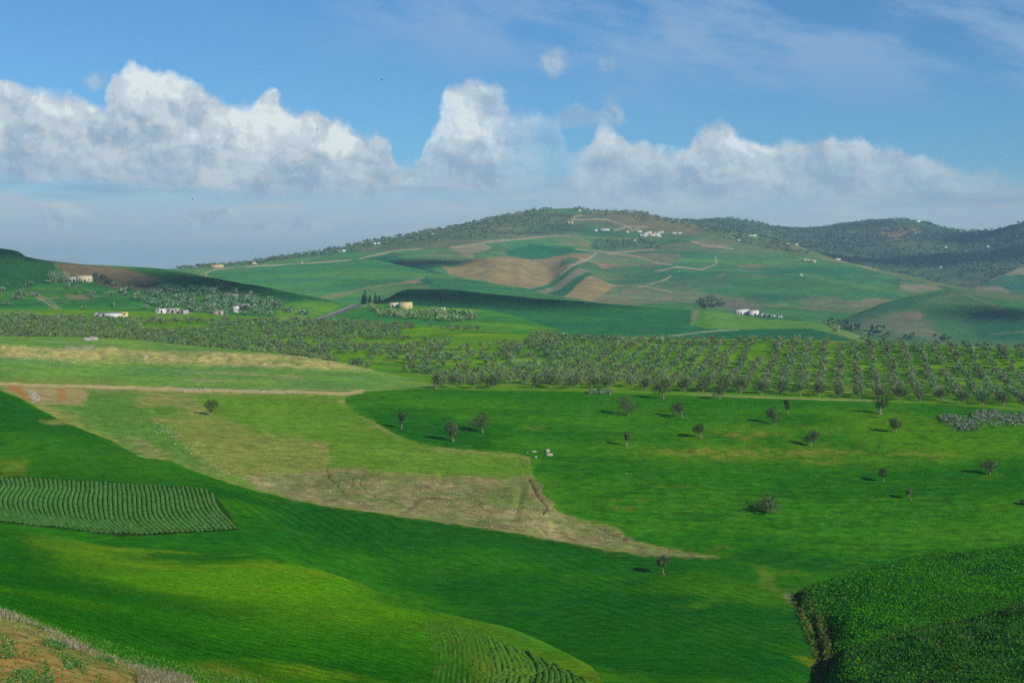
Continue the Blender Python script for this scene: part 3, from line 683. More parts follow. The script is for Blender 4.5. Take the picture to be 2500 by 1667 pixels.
# scrub on the summit
T = S(128, 124, 84); SC = S(98, 116, 72)
sc = s.poly([(850,600),(1000,570),(1100,552),(1200,526),(1300,500),(1400,500),(1500,505),(1580,515),(1660,540),(1720,550),(1740,570),(1650,570),(1560,560),(1480,552),(1430,545),(1360,572),(1250,578),(1180,588),(1100,600),(1030,605),(900,612)], SC, 8, 8, 1, seed=90)
s.mottle(S(82, 104, 76), 0.02, 0.02, 0.7, 891, m=sc); s.mottle(T, 0.012, 0.18, 0.7, 893, m=sc)
s.poly([(1470,515),(1560,514),(1650,540),(1730,555),(1720,575),(1600,565),(1530,550),(1480,540)], S(134, 124, 82), 10, 8, amt=0.6, seed=91)
s.poly([(1285,512),(1340,503),(1415,507),(1440,520),(1390,524),(1310,522)], S(72, 126, 70), 6, 5, amt=0.9, seed=92)
s.poly([(1280,562),(1345,545),(1400,545),(1440,556),(1400,570),(1300,572)], S(60, 96, 74), 6, 6, amt=0.7, seed=93)
s.poly([(1235,612),(1295,596),(1355,601),(1432,612),(1443,616),(1377,625),(1300,632),(1240,631)], S(34, 112, 72), 2.5, 2, 0, seed=94)
bt = s.poly([(1075,645),(1100,656),(1168,636),(1240,628),(1260,629),(1276,635),(1330,630),(1350,625),(1393,629),(1454,620),(1432,642),(1393,660),(1369,666),(1341,680),(1295,707),(1259,703),(1168,687),(1100,672)], S(152, 136, 88), 3, 3, 2, seed=95)
s.mottle(S(120, 118, 88), 0.02, 0.12, 0.6, 901, (1.2, 0.6), m=bt)
s.poly([(1370,641),(1415,640),(1400,655),(1368,655)], S(66, 120, 76), 3, 3, 0, amt=0.9, seed=95)
s.poly([(1377,722),(1437,677),(1503,699),(1443,738)], S(154, 140, 90), 2.5, 2, 2, seed=96)
s.poly([(1300,712),(1415,664),(1443,666),(1330,718)], S(130, 130, 100), 2.5, 2, 2, amt=0.9, seed=97)
s.poly([(1259,703),(1295,706),(1395,662),(1410,664),(1300,713)], S(44, 110, 74), 2.5, 2, 0, amt=0.9, seed=97)
s.poly([(1330,718),(1440,668),(1450,672),(1377,722)], S(40, 104, 76), 2.5, 2, 0, amt=0.9, seed=97)
s.poly([(1544,625),(1596,617),(1665,620),(1646,642),(1563,655),(1580,639)], S(124, 120, 86), 5, 4, 2, amt=0.7, seed=98)
s.poly([(1454,642),(1503,643),(1503,650),(1470,655)], S(152, 126, 92), 3, 3, amt=0.85, seed=99)
s.poly([(1443,584),(1583,581),(1624,606),(1443,606)], S(72, 112, 82), 4, 4, amt=0.7, seed=100)
s.poly([(1345,592),(1430,586),(1445,604),(1400,600)], S(138, 128, 90), 5, 4, amt=0.7, seed=101)
s.poly([(1712,690),(1772,666),(1766,677),(1720,692)], S(128, 126, 96), 4, 3, amt=0.8, seed=102)
s.poly([(1701,727),(1734,721),(1800,732),(1870,749),(1850,760),(1780,755),(1712,745)], S(116, 112, 92), 5, 4, amt=0.8, seed=103)
s.poly([(1594,729),(1646,716),(1648,724),(1599,734)], S(140, 124, 100), 4, 3, amt=0.8, seed=104)
tb = s.poly([(1740,560),(1860,580),(1930,588),(1997,615),(2080,634),(2217,670),(2353,695),(2450,712),(2350,706),(2217,683),(2107,654),(2020,632),(1900,612),(1780,598),(1700,590)], S(124, 126, 84), 6, 5, 2, amt=0.7, seed=105)
s.mottle(S(96, 118, 80), 0.012, 0.1, 0.7, 911, m=tb)
s.poly([(1460,600),(1600,596),(1800,602),(1900,620),(1800,625),(1650,612),(1500,612)], S(112, 122, 84), 8, 6, amt=0.4, seed=106)
s.poly([(1680,585),(1760,592),(1790,600),(1750,608),(1690,600)], S(150, 132, 96), 6, 5, amt=0.6, seed=107, breakup=0.02)
s.poly([(1800,650),(1840,642),(1880,648),(1860,655),(1815,656)], S(138, 126, 92), 4, 3, amt=0.7, seed=108)
s.poly([(1955,725),(2020,722),(2090,735),(2110,748),(2040,745),(1960,745)], S(124, 126, 94), 8, 6, amt=0.6, seed=109)
s.poly([(1900,718),(1895,740),(1850,742),(1820,728),(1850,716)], S(44, 112, 78), 6, 4, amt=0.7, seed=110)
s.poly([(1500,670),(1600,655),(1720,662),(1800,690),(1780,715),(1640,705),(1520,700)], S(48, 112, 84), 16, 10, amt=0.6, seed=111)
s.poly([(1860,650),(1960,640),(2050,655),(2060,680),(1950,690),(1870,670)], S(44, 112, 80), 14, 8, amt=0.55, seed=112)
s.poly([(1920,670),(2000,672),(2080,690),(2150,705),(2080,700),(2000,685)], S(96, 146, 84), 5, 4, amt=0.6, seed=113)
s.poly([(2200,690),(2290,695),(2300,705),(2240,712),(2190,705)], S(150, 140, 106), 5, 4, amt=0.7, seed=114)
s.poly([(880,630),(960,615),(990,634),(1059,655),(1081,672),(1026,665),(960,648)], S(34, 92, 72), 6, 5, 0, amt=0.75, seed=115)  # shadow behind the fold, painted in as darker green
s.poly([(985,633),(1040,636),(1042,648),(1000,645)], S(134, 122, 96), 5, 4, amt=0.6, seed=116)
s.poly([(1094,603),(1130,596),(1182,592),(1200,600),(1190,612),(1158,618),(1158,637),(1130,622),(1112,612)], S(150, 142, 104), 3.5, 3, 2, amt=0.85, seed=117)
s.poly([(1030,600),(1080,585),(1100,588),(1060,606)], S(124, 126, 84), 5, 4, amt=0.5, seed=118)
RD = S(176, 160, 124)
for P, w in (([(870,634),(878,629),(935,617),(976,610),(1031,607)], 3), ([(1100,602),(1182,592),(1240,586),(1328,575),(1394,573)], 3.5), ([(1405,608),(1454,612),(1487,617),(1596,607)], 3.5),
             ([(1456,618),(1432,640),(1393,661),(1369,670)], 4.5), ([(1399,536),(1479,535),(1531,551),(1545,560),(1560,556)], 3), ([(1500,560),(1530,552),(1580,552)], 3.5),
             ([(1747,628),(1750,642),(1736,653),(1714,660),(1651,653),(1600,665)], 3.5), ([(1560,704),(1575,699),(1638,677)], 2.5), ([(1395,538),(1405,528),(1420,526)], 3),
             ([(1480,617),(1540,622),(1600,640),(1640,645)], 2.5), ([(1690,590),(1720,598),(1790,605)], 3), ([(1478,698),(1560,700),(1640,714)], 2), ([(2010,632),(2080,640),(2140,660)], 2.5)):
    s.line(P, w, RD, 0.75, 0.8)
s.shade(0.03, 0.14, 921)
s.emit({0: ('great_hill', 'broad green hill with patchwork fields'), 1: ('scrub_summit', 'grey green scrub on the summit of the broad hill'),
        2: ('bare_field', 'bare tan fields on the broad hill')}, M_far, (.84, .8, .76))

# ---- hills on the right
rhill = Sheet(1950, 3400, [
    [(1950,850,1200),(2500,900,1100),(3400,950,1000)],
    [(1950,815,1330),(2100,805,1320),(2300,790,1350),(2500,800,1300),(3400,850,1200)],
    [(1950,815,1420),(2020,790,1430),(2080,770,1450),(2150,743,1500),(2260,719,1570),(2330,712,1600),(2420,714,1600),(2500,730,1560),(2700,762,1500),(3400,800,1500)],
    (60, 3), (200, 24), (300, 40)], [30, 80, 10, 6, 6], lambda s: fbm(s.X * 0.008, s.Y * 0.008, 4, 933) * 2.5)
s = rhill
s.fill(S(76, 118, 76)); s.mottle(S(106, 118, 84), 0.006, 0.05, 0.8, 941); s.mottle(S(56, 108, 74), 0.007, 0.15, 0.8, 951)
s.poly([(2030,790),(2150,742),(2260,716),(2330,709),(2260,735),(2180,765),(2090,795)], S(48, 104, 76), 8, 5, amt=0.8, seed=120)
s.poly([(2080,795),(2180,765),(2240,760),(2280,800),(2300,830),(2150,820)], S(124, 122, 94), 14, 8, amt=0.75, seed=121)
s.poly([(2370,760),(2500,770),(2500,830),(2400,820),(2350,790)], S(34, 96, 72), 14, 8, amt=0.8, seed=122)
s.poly([(2420,730),(2500,740),(2500,768),(2450,760)], S(60, 124, 70), 6, 5, amt=0.8, seed=123)
s.line([(2360,720),(2420,745),(2460,765),(2500,776)], 3, S(134, 138, 98), 0.6)
s.line([(2420,812),(2500,808)], 3, S(120, 142, 98), 0.7)
s.poly([(2210,762),(2245,762),(2245,780),(2215,775)], S(150, 122, 96), 6, 5, amt=0.5, seed=124)
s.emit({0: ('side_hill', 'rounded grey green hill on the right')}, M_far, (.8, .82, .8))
midr = Sheet(2250, 3400, [
    [(2250,780,2000),(2500,760,1900),(3400,760,1900)],
    [(2250,760,2150),(2380,716,2250),(2500,706,2250),(3400,680,2250)],
    [(2250,750,2250),(2330,720,2330),(2370,703,2400),(2440,674,2500),(2500,650,2600),(2700,600,2700),(3400,560,2800)],
    (100, 8), (400, 80)], [30, 60, 10, 6], lambda s: fbm(s.X * 0.005, s.Y * 0.005, 4, 963) * 3)
s = midr
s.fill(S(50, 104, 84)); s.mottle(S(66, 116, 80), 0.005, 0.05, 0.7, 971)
s.poly([(2420,684),(2500,650),(2560,640),(2560,668),(2440,674)], S(140, 134, 98), 4, 3, seed=130)
s.poly([(2340,716),(2380,698),(2440,698),(2500,730),(2460,722),(2400,712)], S(132, 126, 98), 5, 4, seed=131)
s.emit({0: ('ridge_foot', 'green and tan foot of the wooded ridge')}, M_far)
wood = Sheet(1400, 3400, [
    [(1400,640,3000),(1800,660,3000),(2100,695,2700),(2400,735,2500),(3400,735,2500)],
    [(1400,600,3600),(1800,600,3700),(2000,620,3600),(2200,640,3400),(2400,650,3200),(2500,640,3200),(3400,600,3200)],
    [(1400,542,4300),(1560,533,4200),(1650,537,4200),(1700,540,4250),(1760,536,4300),(1800,537,4300),(1850,542,4300),(1900,554,4300),(1960,560,4350),(2000,558,4400),(2060,548,4400),(2130,540,4400),(2200,537,4400),(2250,542,4350),(2300,557,4300),(2370,572,4200),(2420,568,4000),(2460,555,3900),(2500,545,3800),(2700,517,3700),(3400,482,3600)],
    (150, 10), (600, 150)], [50, 120, 10, 6], lambda s: fbm(s.X * 0.004, s.Y * 0.004, 5, 983) * 22 * np.exp(-np.clip((575 - s.V) / 18, 0, 5)) + fbm(s.X * 0.02, s.Y * 0.02, 3, 985) * 3)
s = wood
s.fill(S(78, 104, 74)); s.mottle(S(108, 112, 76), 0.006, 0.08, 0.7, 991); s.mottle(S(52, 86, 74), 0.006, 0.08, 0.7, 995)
s.poly([(2150,555),(2240,550),(2250,565),(2200,582),(2160,585)], S(160, 136, 88), 6, 6, amt=0.8, seed=140)
s.poly([(2040,565),(2100,560),(2100,590),(2060,590)], S(140, 132, 80), 10, 8, amt=0.6, seed=141, breakup=0.01)
s.poly([(1540,535),(1640,535),(1760,552),(1740,570),(1650,560)], S(146, 134, 92), 8, 6, amt=0.7, seed=142)
s.poly([(2330,640),(2440,610),(2500,605),(2500,625),(2400,640)], S(128, 126, 92), 10, 8, amt=0.5, seed=143, breakup=0.01)
s.poly([(2190,536),(2260,540),(2280,552),(2200,545)], S(66, 118, 76), 5, 4, amt=0.8, seed=144)
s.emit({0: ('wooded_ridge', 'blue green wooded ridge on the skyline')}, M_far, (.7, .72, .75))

# ---- plain that carries everything
gv = MB(); R = 14000.0
gx = np.linspace(-R, R, 57)
xx, yy = np.meshgrid(gx, gx); zz = CZ - 128 + fbm(xx * 0.0004, yy * 0.0004, 3, 5) * 6
zz = np.where(np.hypot(xx, yy) < 2500, CZ - 132, zz)
ix = np.arange(57 * 57).reshape(57, 57)
gv.add(np.stack([xx, yy, zz], -1).reshape(-1, 3), np.stack([ix[:-1, :-1], ix[:-1, 1:], ix[1:, 1:], ix[1:, :-1]], -1).reshape(-1, 4), S(90, 128, 74))
tag(gv.build('ground', M_far, None, True), 'green plain around the hills', None, None, 'structure')
# ================================================================== PLANTS
def proj(p):
    p = np.asarray(p); return U0 + F * p[..., 0] / p[..., 1], V0 - F * (p[..., 2] - CZ) / p[..., 1]

def inpoly(u, v, pts):
    p = np.asarray(pts, float); ins = np.zeros(np.shape(u), bool)
    for i in range(len(p)):
        x1, y1 = p[i]; x2, y2 = p[(i + 1) % len(p)]
        c = ((y1 > v) != (y2 > v)); ins ^= c & (u < (x2 - x1) * (v - y1) / ((y2 - y1) + 1e-12) + x1)
    return ins

def scatter(sh, pts, n, seed, by='world', dens=None, colour=False):
    """n random ground points of a sheet inside an outline"""
    m = inpoly(sh.U, sh.V, pts).astype(float)
    m[-2:] = 0
    dY = np.gradient(sh.Y, axis=0); dX = np.gradient(sh.X, axis=1)
    dV = -np.gradient(sh.Vd, axis=0); dU = np.gradient(sh.U, axis=1)
    w = m * (np.abs(dY * dX) if by == 'world' else np.clip(dV, 0, None) * dU)
    if dens is not None: w = w * np.clip(dens, 0, None)
    w = w.ravel(); w = w / w.sum(); r = np.random.default_rng(seed)
    i = r.choice(len(w), n, p=w)
    p = np.stack([sh.X.ravel()[i], sh.Y.ravel()[i], sh.Z.ravel()[i] + CZ], -1)
    p[:, 0] += (r.random(n) - 0.5) * dX.ravel()[i]
    return (p, sh.C.reshape(-1, 3)[i]) if colour else p

LG = [S(132, 150, 108), S(114, 136, 86), S(96, 120, 74), S(126, 144, 92)]
def crown_leaves(rng, lobes, n, size, pal=LG):
    lobes = np.asarray(lobes, float); wt = lobes[:, 3] ** 2; wt /= wt.sum()
    k = rng.choice(len(lobes), n, p=wt)
    d = rng.normal(size=(n, 3)); d /= np.linalg.norm(d, axis=1)[:, None]
    r = lobes[k, 3] * (0.45 + 0.6 * rng.random(n) ** 0.6)
    c = lobes[k, :3] + d * r[:, None] * np.array([1, 1, 0.85])
    V, Q = leaf_quads(c, size * (0.6 + 0.8 * rng.random(n)), rng)
    pa = np.asarray(pal); col = pa[rng.integers(0, len(pa), n)] * (0.8 + 0.4 * rng.random(n))[:, None]
    # clumps of paler and darker sprays
    cl = 1 + 0.25 * np.sin(c[:, 0] * 2.1 + c[:, 2] * 1.7) * np.cos(c[:, 1] * 1.9)
    return V, Q, np.repeat(col * cl[:, None], 4, axis=0)

def tree_meshes(rng, h, w, nleaf, leaf, trunk=0.32, lean=0.0, lobes=5, stems=1, pal=LG, thick=0.036, clump=1.0):
    trunk *= 0.72
    """crown and trunk meshes for one olive of height h and crown width w"""
    ch = h * (1 - trunk); cz = h * trunk + ch * 0.52
    L = []
    for i in range(lobes):
        a = rng.random() * 6.283; rr = (0.12 + 0.30 * rng.random()) * w * clump
        L.append((lean * h * 0.8 + math.cos(a) * rr, math.sin(a) * rr, cz + (rng.random() - 0.5) * ch * 0.62, (0.25 + 0.11 * rng.random()) * min(w, ch * 1.15)))
    L.append((lean * h * 0.8, 0, cz + ch * 0.08, 0.33 * min(w, ch * 1.1)))
    L.append((lean * h * 0.5, 0, cz - ch * 0.28, 0.22 * min(w, ch)))
    V, Q, c = crown_leaves(rng, L, nleaf, leaf, pal)
    cm = MB(); cm.add(V, Q, c)
    tm = MB()
    for s_ in range(stems):
        ox = (s_ - (stems - 1) / 2) * 0.35
        top = np.array([lean * h * 0.75 + ox * 1.5, 0, cz - ch * 0.1])
        pts = [np.array([ox, 0, -0.3])]
        for t in (0.25, 0.5, 0.75, 1.0):
            pts.append(np.array([ox, 0, 0]) * (1 - t) + top * t + np.array([(rng.random() - 0.5) * 0.12 * h * 0.3, (rng.random() - 0.5) * 0.2, 0]))
        r0 = thick * h / (1 + 0.3 * (stems - 1))
        tm.tube(pts, [r0 * 1.5, r0 * 1.05, r0 * 0.8, r0 * 0.6, r0 * 0.35], 7)
        for q in L[:4]:
            st = pts[2 + int(rng.integers(0, 2))]
            en = np.array(q[:3]); mid = (st + en) / 2 + np.array([0, 0, 0.12 * h * 0.3])
            tm.tube([st, mid, en], [r0 * 0.5, r0 * 0.32, r0 * 0.12], 5)
    return cm, tm

def place_tree(name, label, loc, cm, tm, rz=0, group=None, cat='tree', bark=None):
    t = thing(name, label, cat, tuple(loc), rz, group)
    cm.build('crown', M_leaf, t); tm.build('trunk', bark or M_bark, t, True)
    return t

DG = [S(100, 120, 76), S(82, 104, 58), S(64, 88, 48), S(94, 114, 64)]
# ---- the lone olives of the meadow:  u, v of the foot, height px, width px, options, label
LONE = [
 (513,1014,38,28,dict(lobes=4,trunk=.22,lean=.05),'dark olive tree alone on the dry pasture below the dirt track'),
 (980,1047,41,26,dict(lobes=3,trunk=.34,clump=.7),'narrow upright olive tree, leftmost of three near the pale pasture edge'),
 (1108,1078,49,40,dict(lobes=6,trunk=.27,lean=-.22,stems=2),'leaning broad olive tree in the dark grass beside the pasture, lowest of three'),
 (1179,1056,48,55,dict(lobes=8,trunk=.24,lean=-.12,clump=1.15),'widest spreading olive tree with many lobes right of the pasture'),
 (1535,1013,46,48,dict(lobes=8,trunk=.16,lean=-.08,clump=1.1),'large bushy olive tree below the middle of the orchard edge'),
 (1666,1020,38,36,dict(lobes=5,trunk=.30,lean=-.22),'left leaning olive tree right of the large bushy one'),
 (1530,1089,44,21,dict(lobes=4,trunk=.34,stems=2,clump=.6),'thin two stemmed olive tree with a tall narrow crown in mid meadow'),
 (1714,1069,38,28,dict(lobes=4,trunk=.28,lean=-.28,stems=2),'small crooked olive tree among yellow streaks of the meadow'),
 (1889,1036,41,32,dict(lobes=5,trunk=.28,lean=-.06),'dark round olive tree in front of a slender one'),
 (1924,1012,38,18,dict(lobes=3,trunk=.30,clump=.6),'slender olive tree standing just behind a rounder one'),
 (2148,1011,42,33,dict(lobes=5,trunk=.34,lean=.08,thick=.085),'olive tree with a thick dark trunk close under the orchard edge'),
 (2187,1057,38,37,dict(lobes=5,trunk=.26,lean=-.08),'round olive tree below the thick trunked one'),
 (1980,1091,37,37,dict(lobes=6,trunk=.36),'umbrella crowned olive tree with a straight pale trunk on yellowed grass'),
 (2417,1159,42,30,dict(lobes=4,trunk=.20,lean=-.06),'olive tree with reddish earth at its foot near the right edge'),
 (2156,1176,38,23,dict(lobes=4,trunk=.36,clump=.7),'sparse olive tree with a pale trunk and a ring of bare soil'),
 (2224,1221,36,17,dict(lobes=3,trunk=.44,lean=-.20,clump=.5),'small thin olive tree bending left, lowest on the right meadow'),
 (1875,1255,44,46,dict(lobes=7,trunk=.20,lean=-.16,stems=2,clump=1.1),'low spreading olive tree alone in the lower meadow'),
 (1622,1403,45,31,dict(lobes=6,trunk=.52,lean=-.22,thick=.03,clump=.9),'umbrella shaped tree on a thin leaning stem in the crop field'),
 (1620,974,44,30,dict(lobes=5,trunk=.34,lean=-.1),'olive tree standing in the meadow just off the orchard edge'),
 (1757,976,38,28,dict(lobes=5,trunk=.36),'olive tree with a bare pale stem beside the end of the orchard track'),
 (2498,1232,14,16,dict(lobes=3,trunk=.1),'low dark bush at the right border of the meadow'),
]
for i, (u, v, hp, wp, op, lab) in enumerate(LONE):
    p = valley.hit(u, v); k = p[1] / F; r = np.random.default_rng(100 + i)
    cm, tm = tree_meshes(r, hp * k, wp * k * 1.12, int(620 + wp * 14), 0.19, pal=DG, **op)
    place_tree('olive_tree' if i != 20 else 'bush', lab, p, cm, tm, 0, None, 'tree' if i != 20 else 'bush')

# ---- orchard and grove
def line_Y(li, u):     # distance of one of the valley's lines
    k = sum([90, 90, 90, 110, 110, 100, 30, 90][:li])
    return np.interp(u, valley.u, valley.Y[k])
th = math.atan2(0.233, 1.0); dvec = np.array([math.sin(th), math.cos(th)]); pvec = np.array([math.cos(th), -math.sin(th)])
pts = []
rr = np.random.default_rng(21)
ii, jj = np.meshgrid(np.arange(-140, 140), np.arange(0, 180), indexing='ij')
g = ii[..., None] * 6.4 * pvec + (jj[..., None] * 5.6 + 380) * dvec
g = g.reshape(-1, 2); g = g + rr.normal(size=g.shape) * 0.45
gu = U0 + F * g[:, 0] / g[:, 1]
ok = (g[:, 1] > 420) & (g[:, 1] < 990) & (gu > -160) & (gu < 2680)
g, gu = g[ok], gu[ok]
ordered = (gu > 1000 + 120 * pn(g[:, 1] * 0.02, g[:, 0] * 0.0, 3))
lo = np.where(gu > 1060, line_Y(5, gu) + 7, line_Y(6, gu) + 12); hi = line_Y(8, gu) + 4
ok = ordered & (g[:, 1] > lo) & (g[:, 1] < hi)
ga = g[ok]
n = 5200
gb = np.stack([rr.uniform(-330, 20, n), rr.uniform(530, 960, n)], -1)
bu = U0 + F * gb[:, 0] / gb[:, 1]
gz_ = valley.zat(gb[:, 0], gb[:, 1]); bv = V0 - F * (gz_ - CZ) / gb[:, 1]
ok = (bv > np.interp(bu, [0, 240, 320, 700, 800], [770, 781, 781, 786, 784])) & (bu > -160) & (bu < 1010) & (gb[:, 1] > line_Y(6, bu) + 14) & (gb[:, 1] < line_Y(8, bu) + 6)
gb = gb[ok]
kp = [0]   # thin the grove so that trunks keep their distance
cell = {}
keep = []
for i, (x, y) in enumerate(gb):
    c = (int(x // 4.4), int(y // 4.4)); good = True
    for a in (-1, 0, 1):
        for b in (-1, 0, 1):
            for j in cell.get((c[0] + a, c[1] + b), ()):
                if (gb[j, 0] - x) ** 2 + (gb[j, 1] - y) ** 2 < 15: good = False
    if good: cell.setdefault(c, []).append(i); keep.append(i)
gb = gb[keep]
al = np.concatenate([ga, gb]); kind = np.concatenate([np.zeros(len(ga)), np.ones(len(gb))])
z = valley.zat(al[:, 0], al[:, 1]); P3 = np.column_stack([al, z]); uu, vv = proj(P3)
clear = np.zeros(len(P3), bool)
for c in ([(976,806),(1262,812),(1300,836),(1150,840),(980,828)], [(850,832),(1000,833),(1010,845),(856,846)], [(815,862),(900,868),(900,892),(820,888)],
          [(900,880),(985,884),(1010,905),(930,915)], [(2020,835),(2110,838),(2110,850),(2030,850)], [(1850,838),(1900,838),(1880,880),(1845,880)], [(330,795),(500,790),(520,805),(360,810)]):
    clear |= inpoly(uu, vv, c)
sparse = (kind == 0) & (uu < 1330) & (rr.random(len(uu)) < 0.42)
gone = (kind == 0) & (rr.random(len(uu)) < 0.06)
sel = ~clear & ~sparse & ~gone
P3, uu, vv, kind = P3[sel], uu[sel], vv[sel], kind[sel]
order = np.argsort(P3[:, 1] + np.where((uu < -5) | (uu > 2505), 1e4, 0)); P3, uu, vv, kind = P3[order], uu[order], vv[order], kind[order]
NIND = 278
protos = []
for i in range(7):
    r = np.random.default_rng(300 + i); h = 3.9 + 0.5 * r.random(); w = 3.2 + 0.8 * r.random()
    cm, tm = tree_meshes(r, h, w, 460, 0.23, trunk=0.22, lobes=6, lean=(r.random() - .5) * .12)
    protos.append((make_mesh('crown', np.concatenate(cm.v), np.concatenate(cm.q), M_leaf, np.concatenate(cm.c)),
                   make_mesh('trunk', np.concatenate(tm.v), np.concatenate(tm.q), M_bark, None, True)))
edge_protos = []
for i in range(5):
    r = np.random.default_rng(350 + i); h = 4.0 + 0.7 * r.random(); w = 3.9 + 1.1 * r.random()
    cm, tm = tree_meshes(r, h, w, 620, 0.22, pal=DG, trunk=0.18 + .12 * r.random(), lobes=7, lean=(r.random() - .5) * .25, stems=1 + i % 2)
    edge_protos.append((make_mesh('crown', np.concatenate(cm.v), np.concatenate(cm.q), M_leaf, np.concatenate(cm.c)),
                        make_mesh('trunk', np.concatenate(tm.v), np.concatenate(tm.q), M_bark, None, True)))
edge_gap = P3[:, 1] - line_Y(5, uu)
src = {}
for i in range(NIND):
    edge = edge_gap[i] < 15
    a = rr.integers(0, 7); key = (int(a), bool(edge))
    if key not in src:
        t = bpy.data.objects.new('olive_tree', None)
        cr = bpy.data.objects.new('crown', (edge_protos[a % 5] if edge else protos[a])[0]); tr = bpy.data.objects.new('trunk', (edge_protos[a % 5] if edge else protos[a])[1]); src[key] = (t, cr, tr)
    else:
        o0, c0, t0 = src[key]; t, cr, tr = o0.copy(), c0.copy(), t0.copy()
    for o in (t, cr, tr): COL.objects.link(o)
    cr.parent = t; tr.parent = t
    t.empty_display_size = 0.5
    t.location = P3[i]; t.rotation_euler = (0, 0, rr.random() * 6.283)
    s_ = 0.78 + 0.32 * rr.random(); s_ *= 1.12 if edge else 1.0
    t.scale = (s_, s_, s_ * (0.9 + 0.2 * rr.random()))
    if edge: tag(t, 'large dark olive tree in the front row of the orchard, next to the meadow', 'tree', 'olive trees in the front row of the orchard')
    else: tag(t, 'grey green olive tree in the planted rows of the orchard behind its front row', 'tree', 'olive trees in the orchard rows')

def forest(name, label, pos, h, w, nleaf, leaf, seed, pal=LG, trunk=True, shape=0.85):
    """all the farther trees of one wood as one object"""
    r = np.random.default_rng(seed); n = len(pos); NV = 12
    base = []
    for k in range(NV):
        lobes = [(r.normal() * .2, r.normal() * .2, 0.52 + r.normal() * .14, .24 + .1 * r.random()) for _ in range(4)] + [(0, 0, .55, .32)]
        V, Q, c = crown_leaves(r, lobes, nleaf, leaf, pal); base.append((V, c))
    k = r.integers(0, NV, n); a = r.random(n) * 6.283; sc = 0.75 + 0.5 * r.random(n)
    BV = np.stack([b[0] for b in base])[k]; BC = np.stack([b[1] for b in base])[k]
    ca, sa = np.cos(a)[:, None], np.sin(a)[:, None]
    X = (BV[..., 0] * ca - BV[..., 1] * sa) * (w * sc)[:, None] + pos[:, 0:1]
    Y = (BV[..., 0] * sa + BV[..., 1] * ca) * (w * sc)[:, None] + pos[:, 1:2]
    Z = BV[..., 2] * (h * sc)[:, None] * shape + pos[:, 2:3]
    BC = BC * (0.78 + 0.44 * r.random(n))[:, None, None]
    m = MB(); V = np.stack([X, Y, Z], -1).reshape(-1, 3)
    m.add(V, np.arange(len(V)).reshape(-1, 4), None); m.c = [BC.reshape(-1, 3)]
    if trunk:
        tw = 0.035 * h * sc
        for ox, oy in ((1, 0), (0, 1)):
            tv = np.stack([np.stack([pos[:, 0] + s1 * tw * ox, pos[:, 1] + s1 * tw * oy, pos[:, 2] + zz * h * sc], -1) for s1, zz in ((-1, -.05), (1, -.05), (.6, .5), (-.6, .5))], 1).reshape(-1, 3)
            m.add(tv, np.arange(len(tv)).reshape(-1, 4), S(104, 96, 80))
    o = m.build(name, M_leaf)
    return tag(o, label, None, None, 'stuff')
forest('olive_trees', 'farther olive trees of the orchard and the dense grove', P3[NIND:], 3.7, 3.6, 130, 0.10, 51)

# scattered olives on the slopes beyond
A1 = scatter(lhill, [(380,705),(560,712),(700,742),(760,770),(640,772),(560,775),(470,765),(400,748),(370,720)], 420, 61)
A2 = scatter(lhill, [(0,690),(160,690),(300,690),(380,705),(400,755),(200,757),(0,750)], 150, 62)
A3 = scatter(lhill, [(230,690),(420,695),(640,722),(660,745),(420,760),(300,730)], 230, 63)
forest('hillside_olives', 'olive trees scattered over the hillside around the farm buildings', np.concatenate([A1, A2, A3]), 5.2, 5.6, 48, 0.17, 64, [S(112, 140, 104), S(92, 122, 92), S(128, 150, 108)])
B1 = scatter(saddle, [(905,752),(940,764),(1015,767),(1050,762),(1160,772),(1180,790),(1060,784),(930,776)], 170, 65)
gx2, gy2 = np.meshgrid(np.arange(-110, 60, 7.5), np.arange(840, 1060, 9.0)); gg = np.stack([gx2.ravel(), gy2.ravel()], -1) @ np.array([[.97, .24], [-.24, .97]]) + rr.normal(size=(gx2.size, 2)) * .8
gg = gg[(gg[:, 1] > 700)]
zz = saddle.zat(gg[:, 0], gg[:, 1]); B2 = np.column_stack([gg, zz]); bu2, bv2 = proj(B2)
B2 = B2[inpoly(bu2, bv2, [(1040,752),(1200,762),(1300,788),(1415,820),(1300,822),(1180,800),(1080,778)])]
forest('saddle_olives', 'olive trees in rows on the slope beside the road', np.concatenate([B1, B2]), 4.6, 4.4, 48, 0.17, 66)

# woods of the far hills
WP = [S(88, 112, 82), S(72, 96, 76), S(106, 122, 86)]
C1 = scatter(great, [(640,626),(780,610),(900,586),(1000,568),(1100,550),(1200,524),(1290,505),(1345,503),(1345,516),(1280,530),(1200,552),(1100,574),(1000,592),(900,606),(780,624),(640,640)], 520, 71)
C2 = scatter(great, [(1240,530),(1340,520),(1400,525),(1400,560),(1300,570),(1200,580),(1050,590),(1000,590),(1120,560)], 520, 72)
C3 = scatter(great, [(1400,500),(1600,512),(1720,545),(1800,565),(1790,575),(1650,550),(1500,528),(1400,518)], 170, 73)
C4 = scatter(great, [(1450,586),(1580,582),(1620,605),(1450,606)], 160, 74)
C5 = scatter(great, [(1700,735),(1740,728),(1765,745),(1760,757),(1715,752)], 45, 75)
C6 = scatter(great, [(390,655),(640,632),(780,615),(780,622),(640,645),(520,655)], 220, 76)
C7 = scatter(great, [(1720,548),(1800,562),(1900,585),(1990,620),(1900,612),(1760,580)], 150, 77)
forest('hill_trees', 'dark trees and scrub over the summit of the broad hill', np.concatenate([C1, C2, C3, C4, C5, C6, C7]), 6.0, 7.5, 14, 0.30, 78, WP, False)
dn = sstep(-0.15, 0.2, fbm(wood.X * 0.006, wood.Y * 0.006, 4, 990)) + 0.12
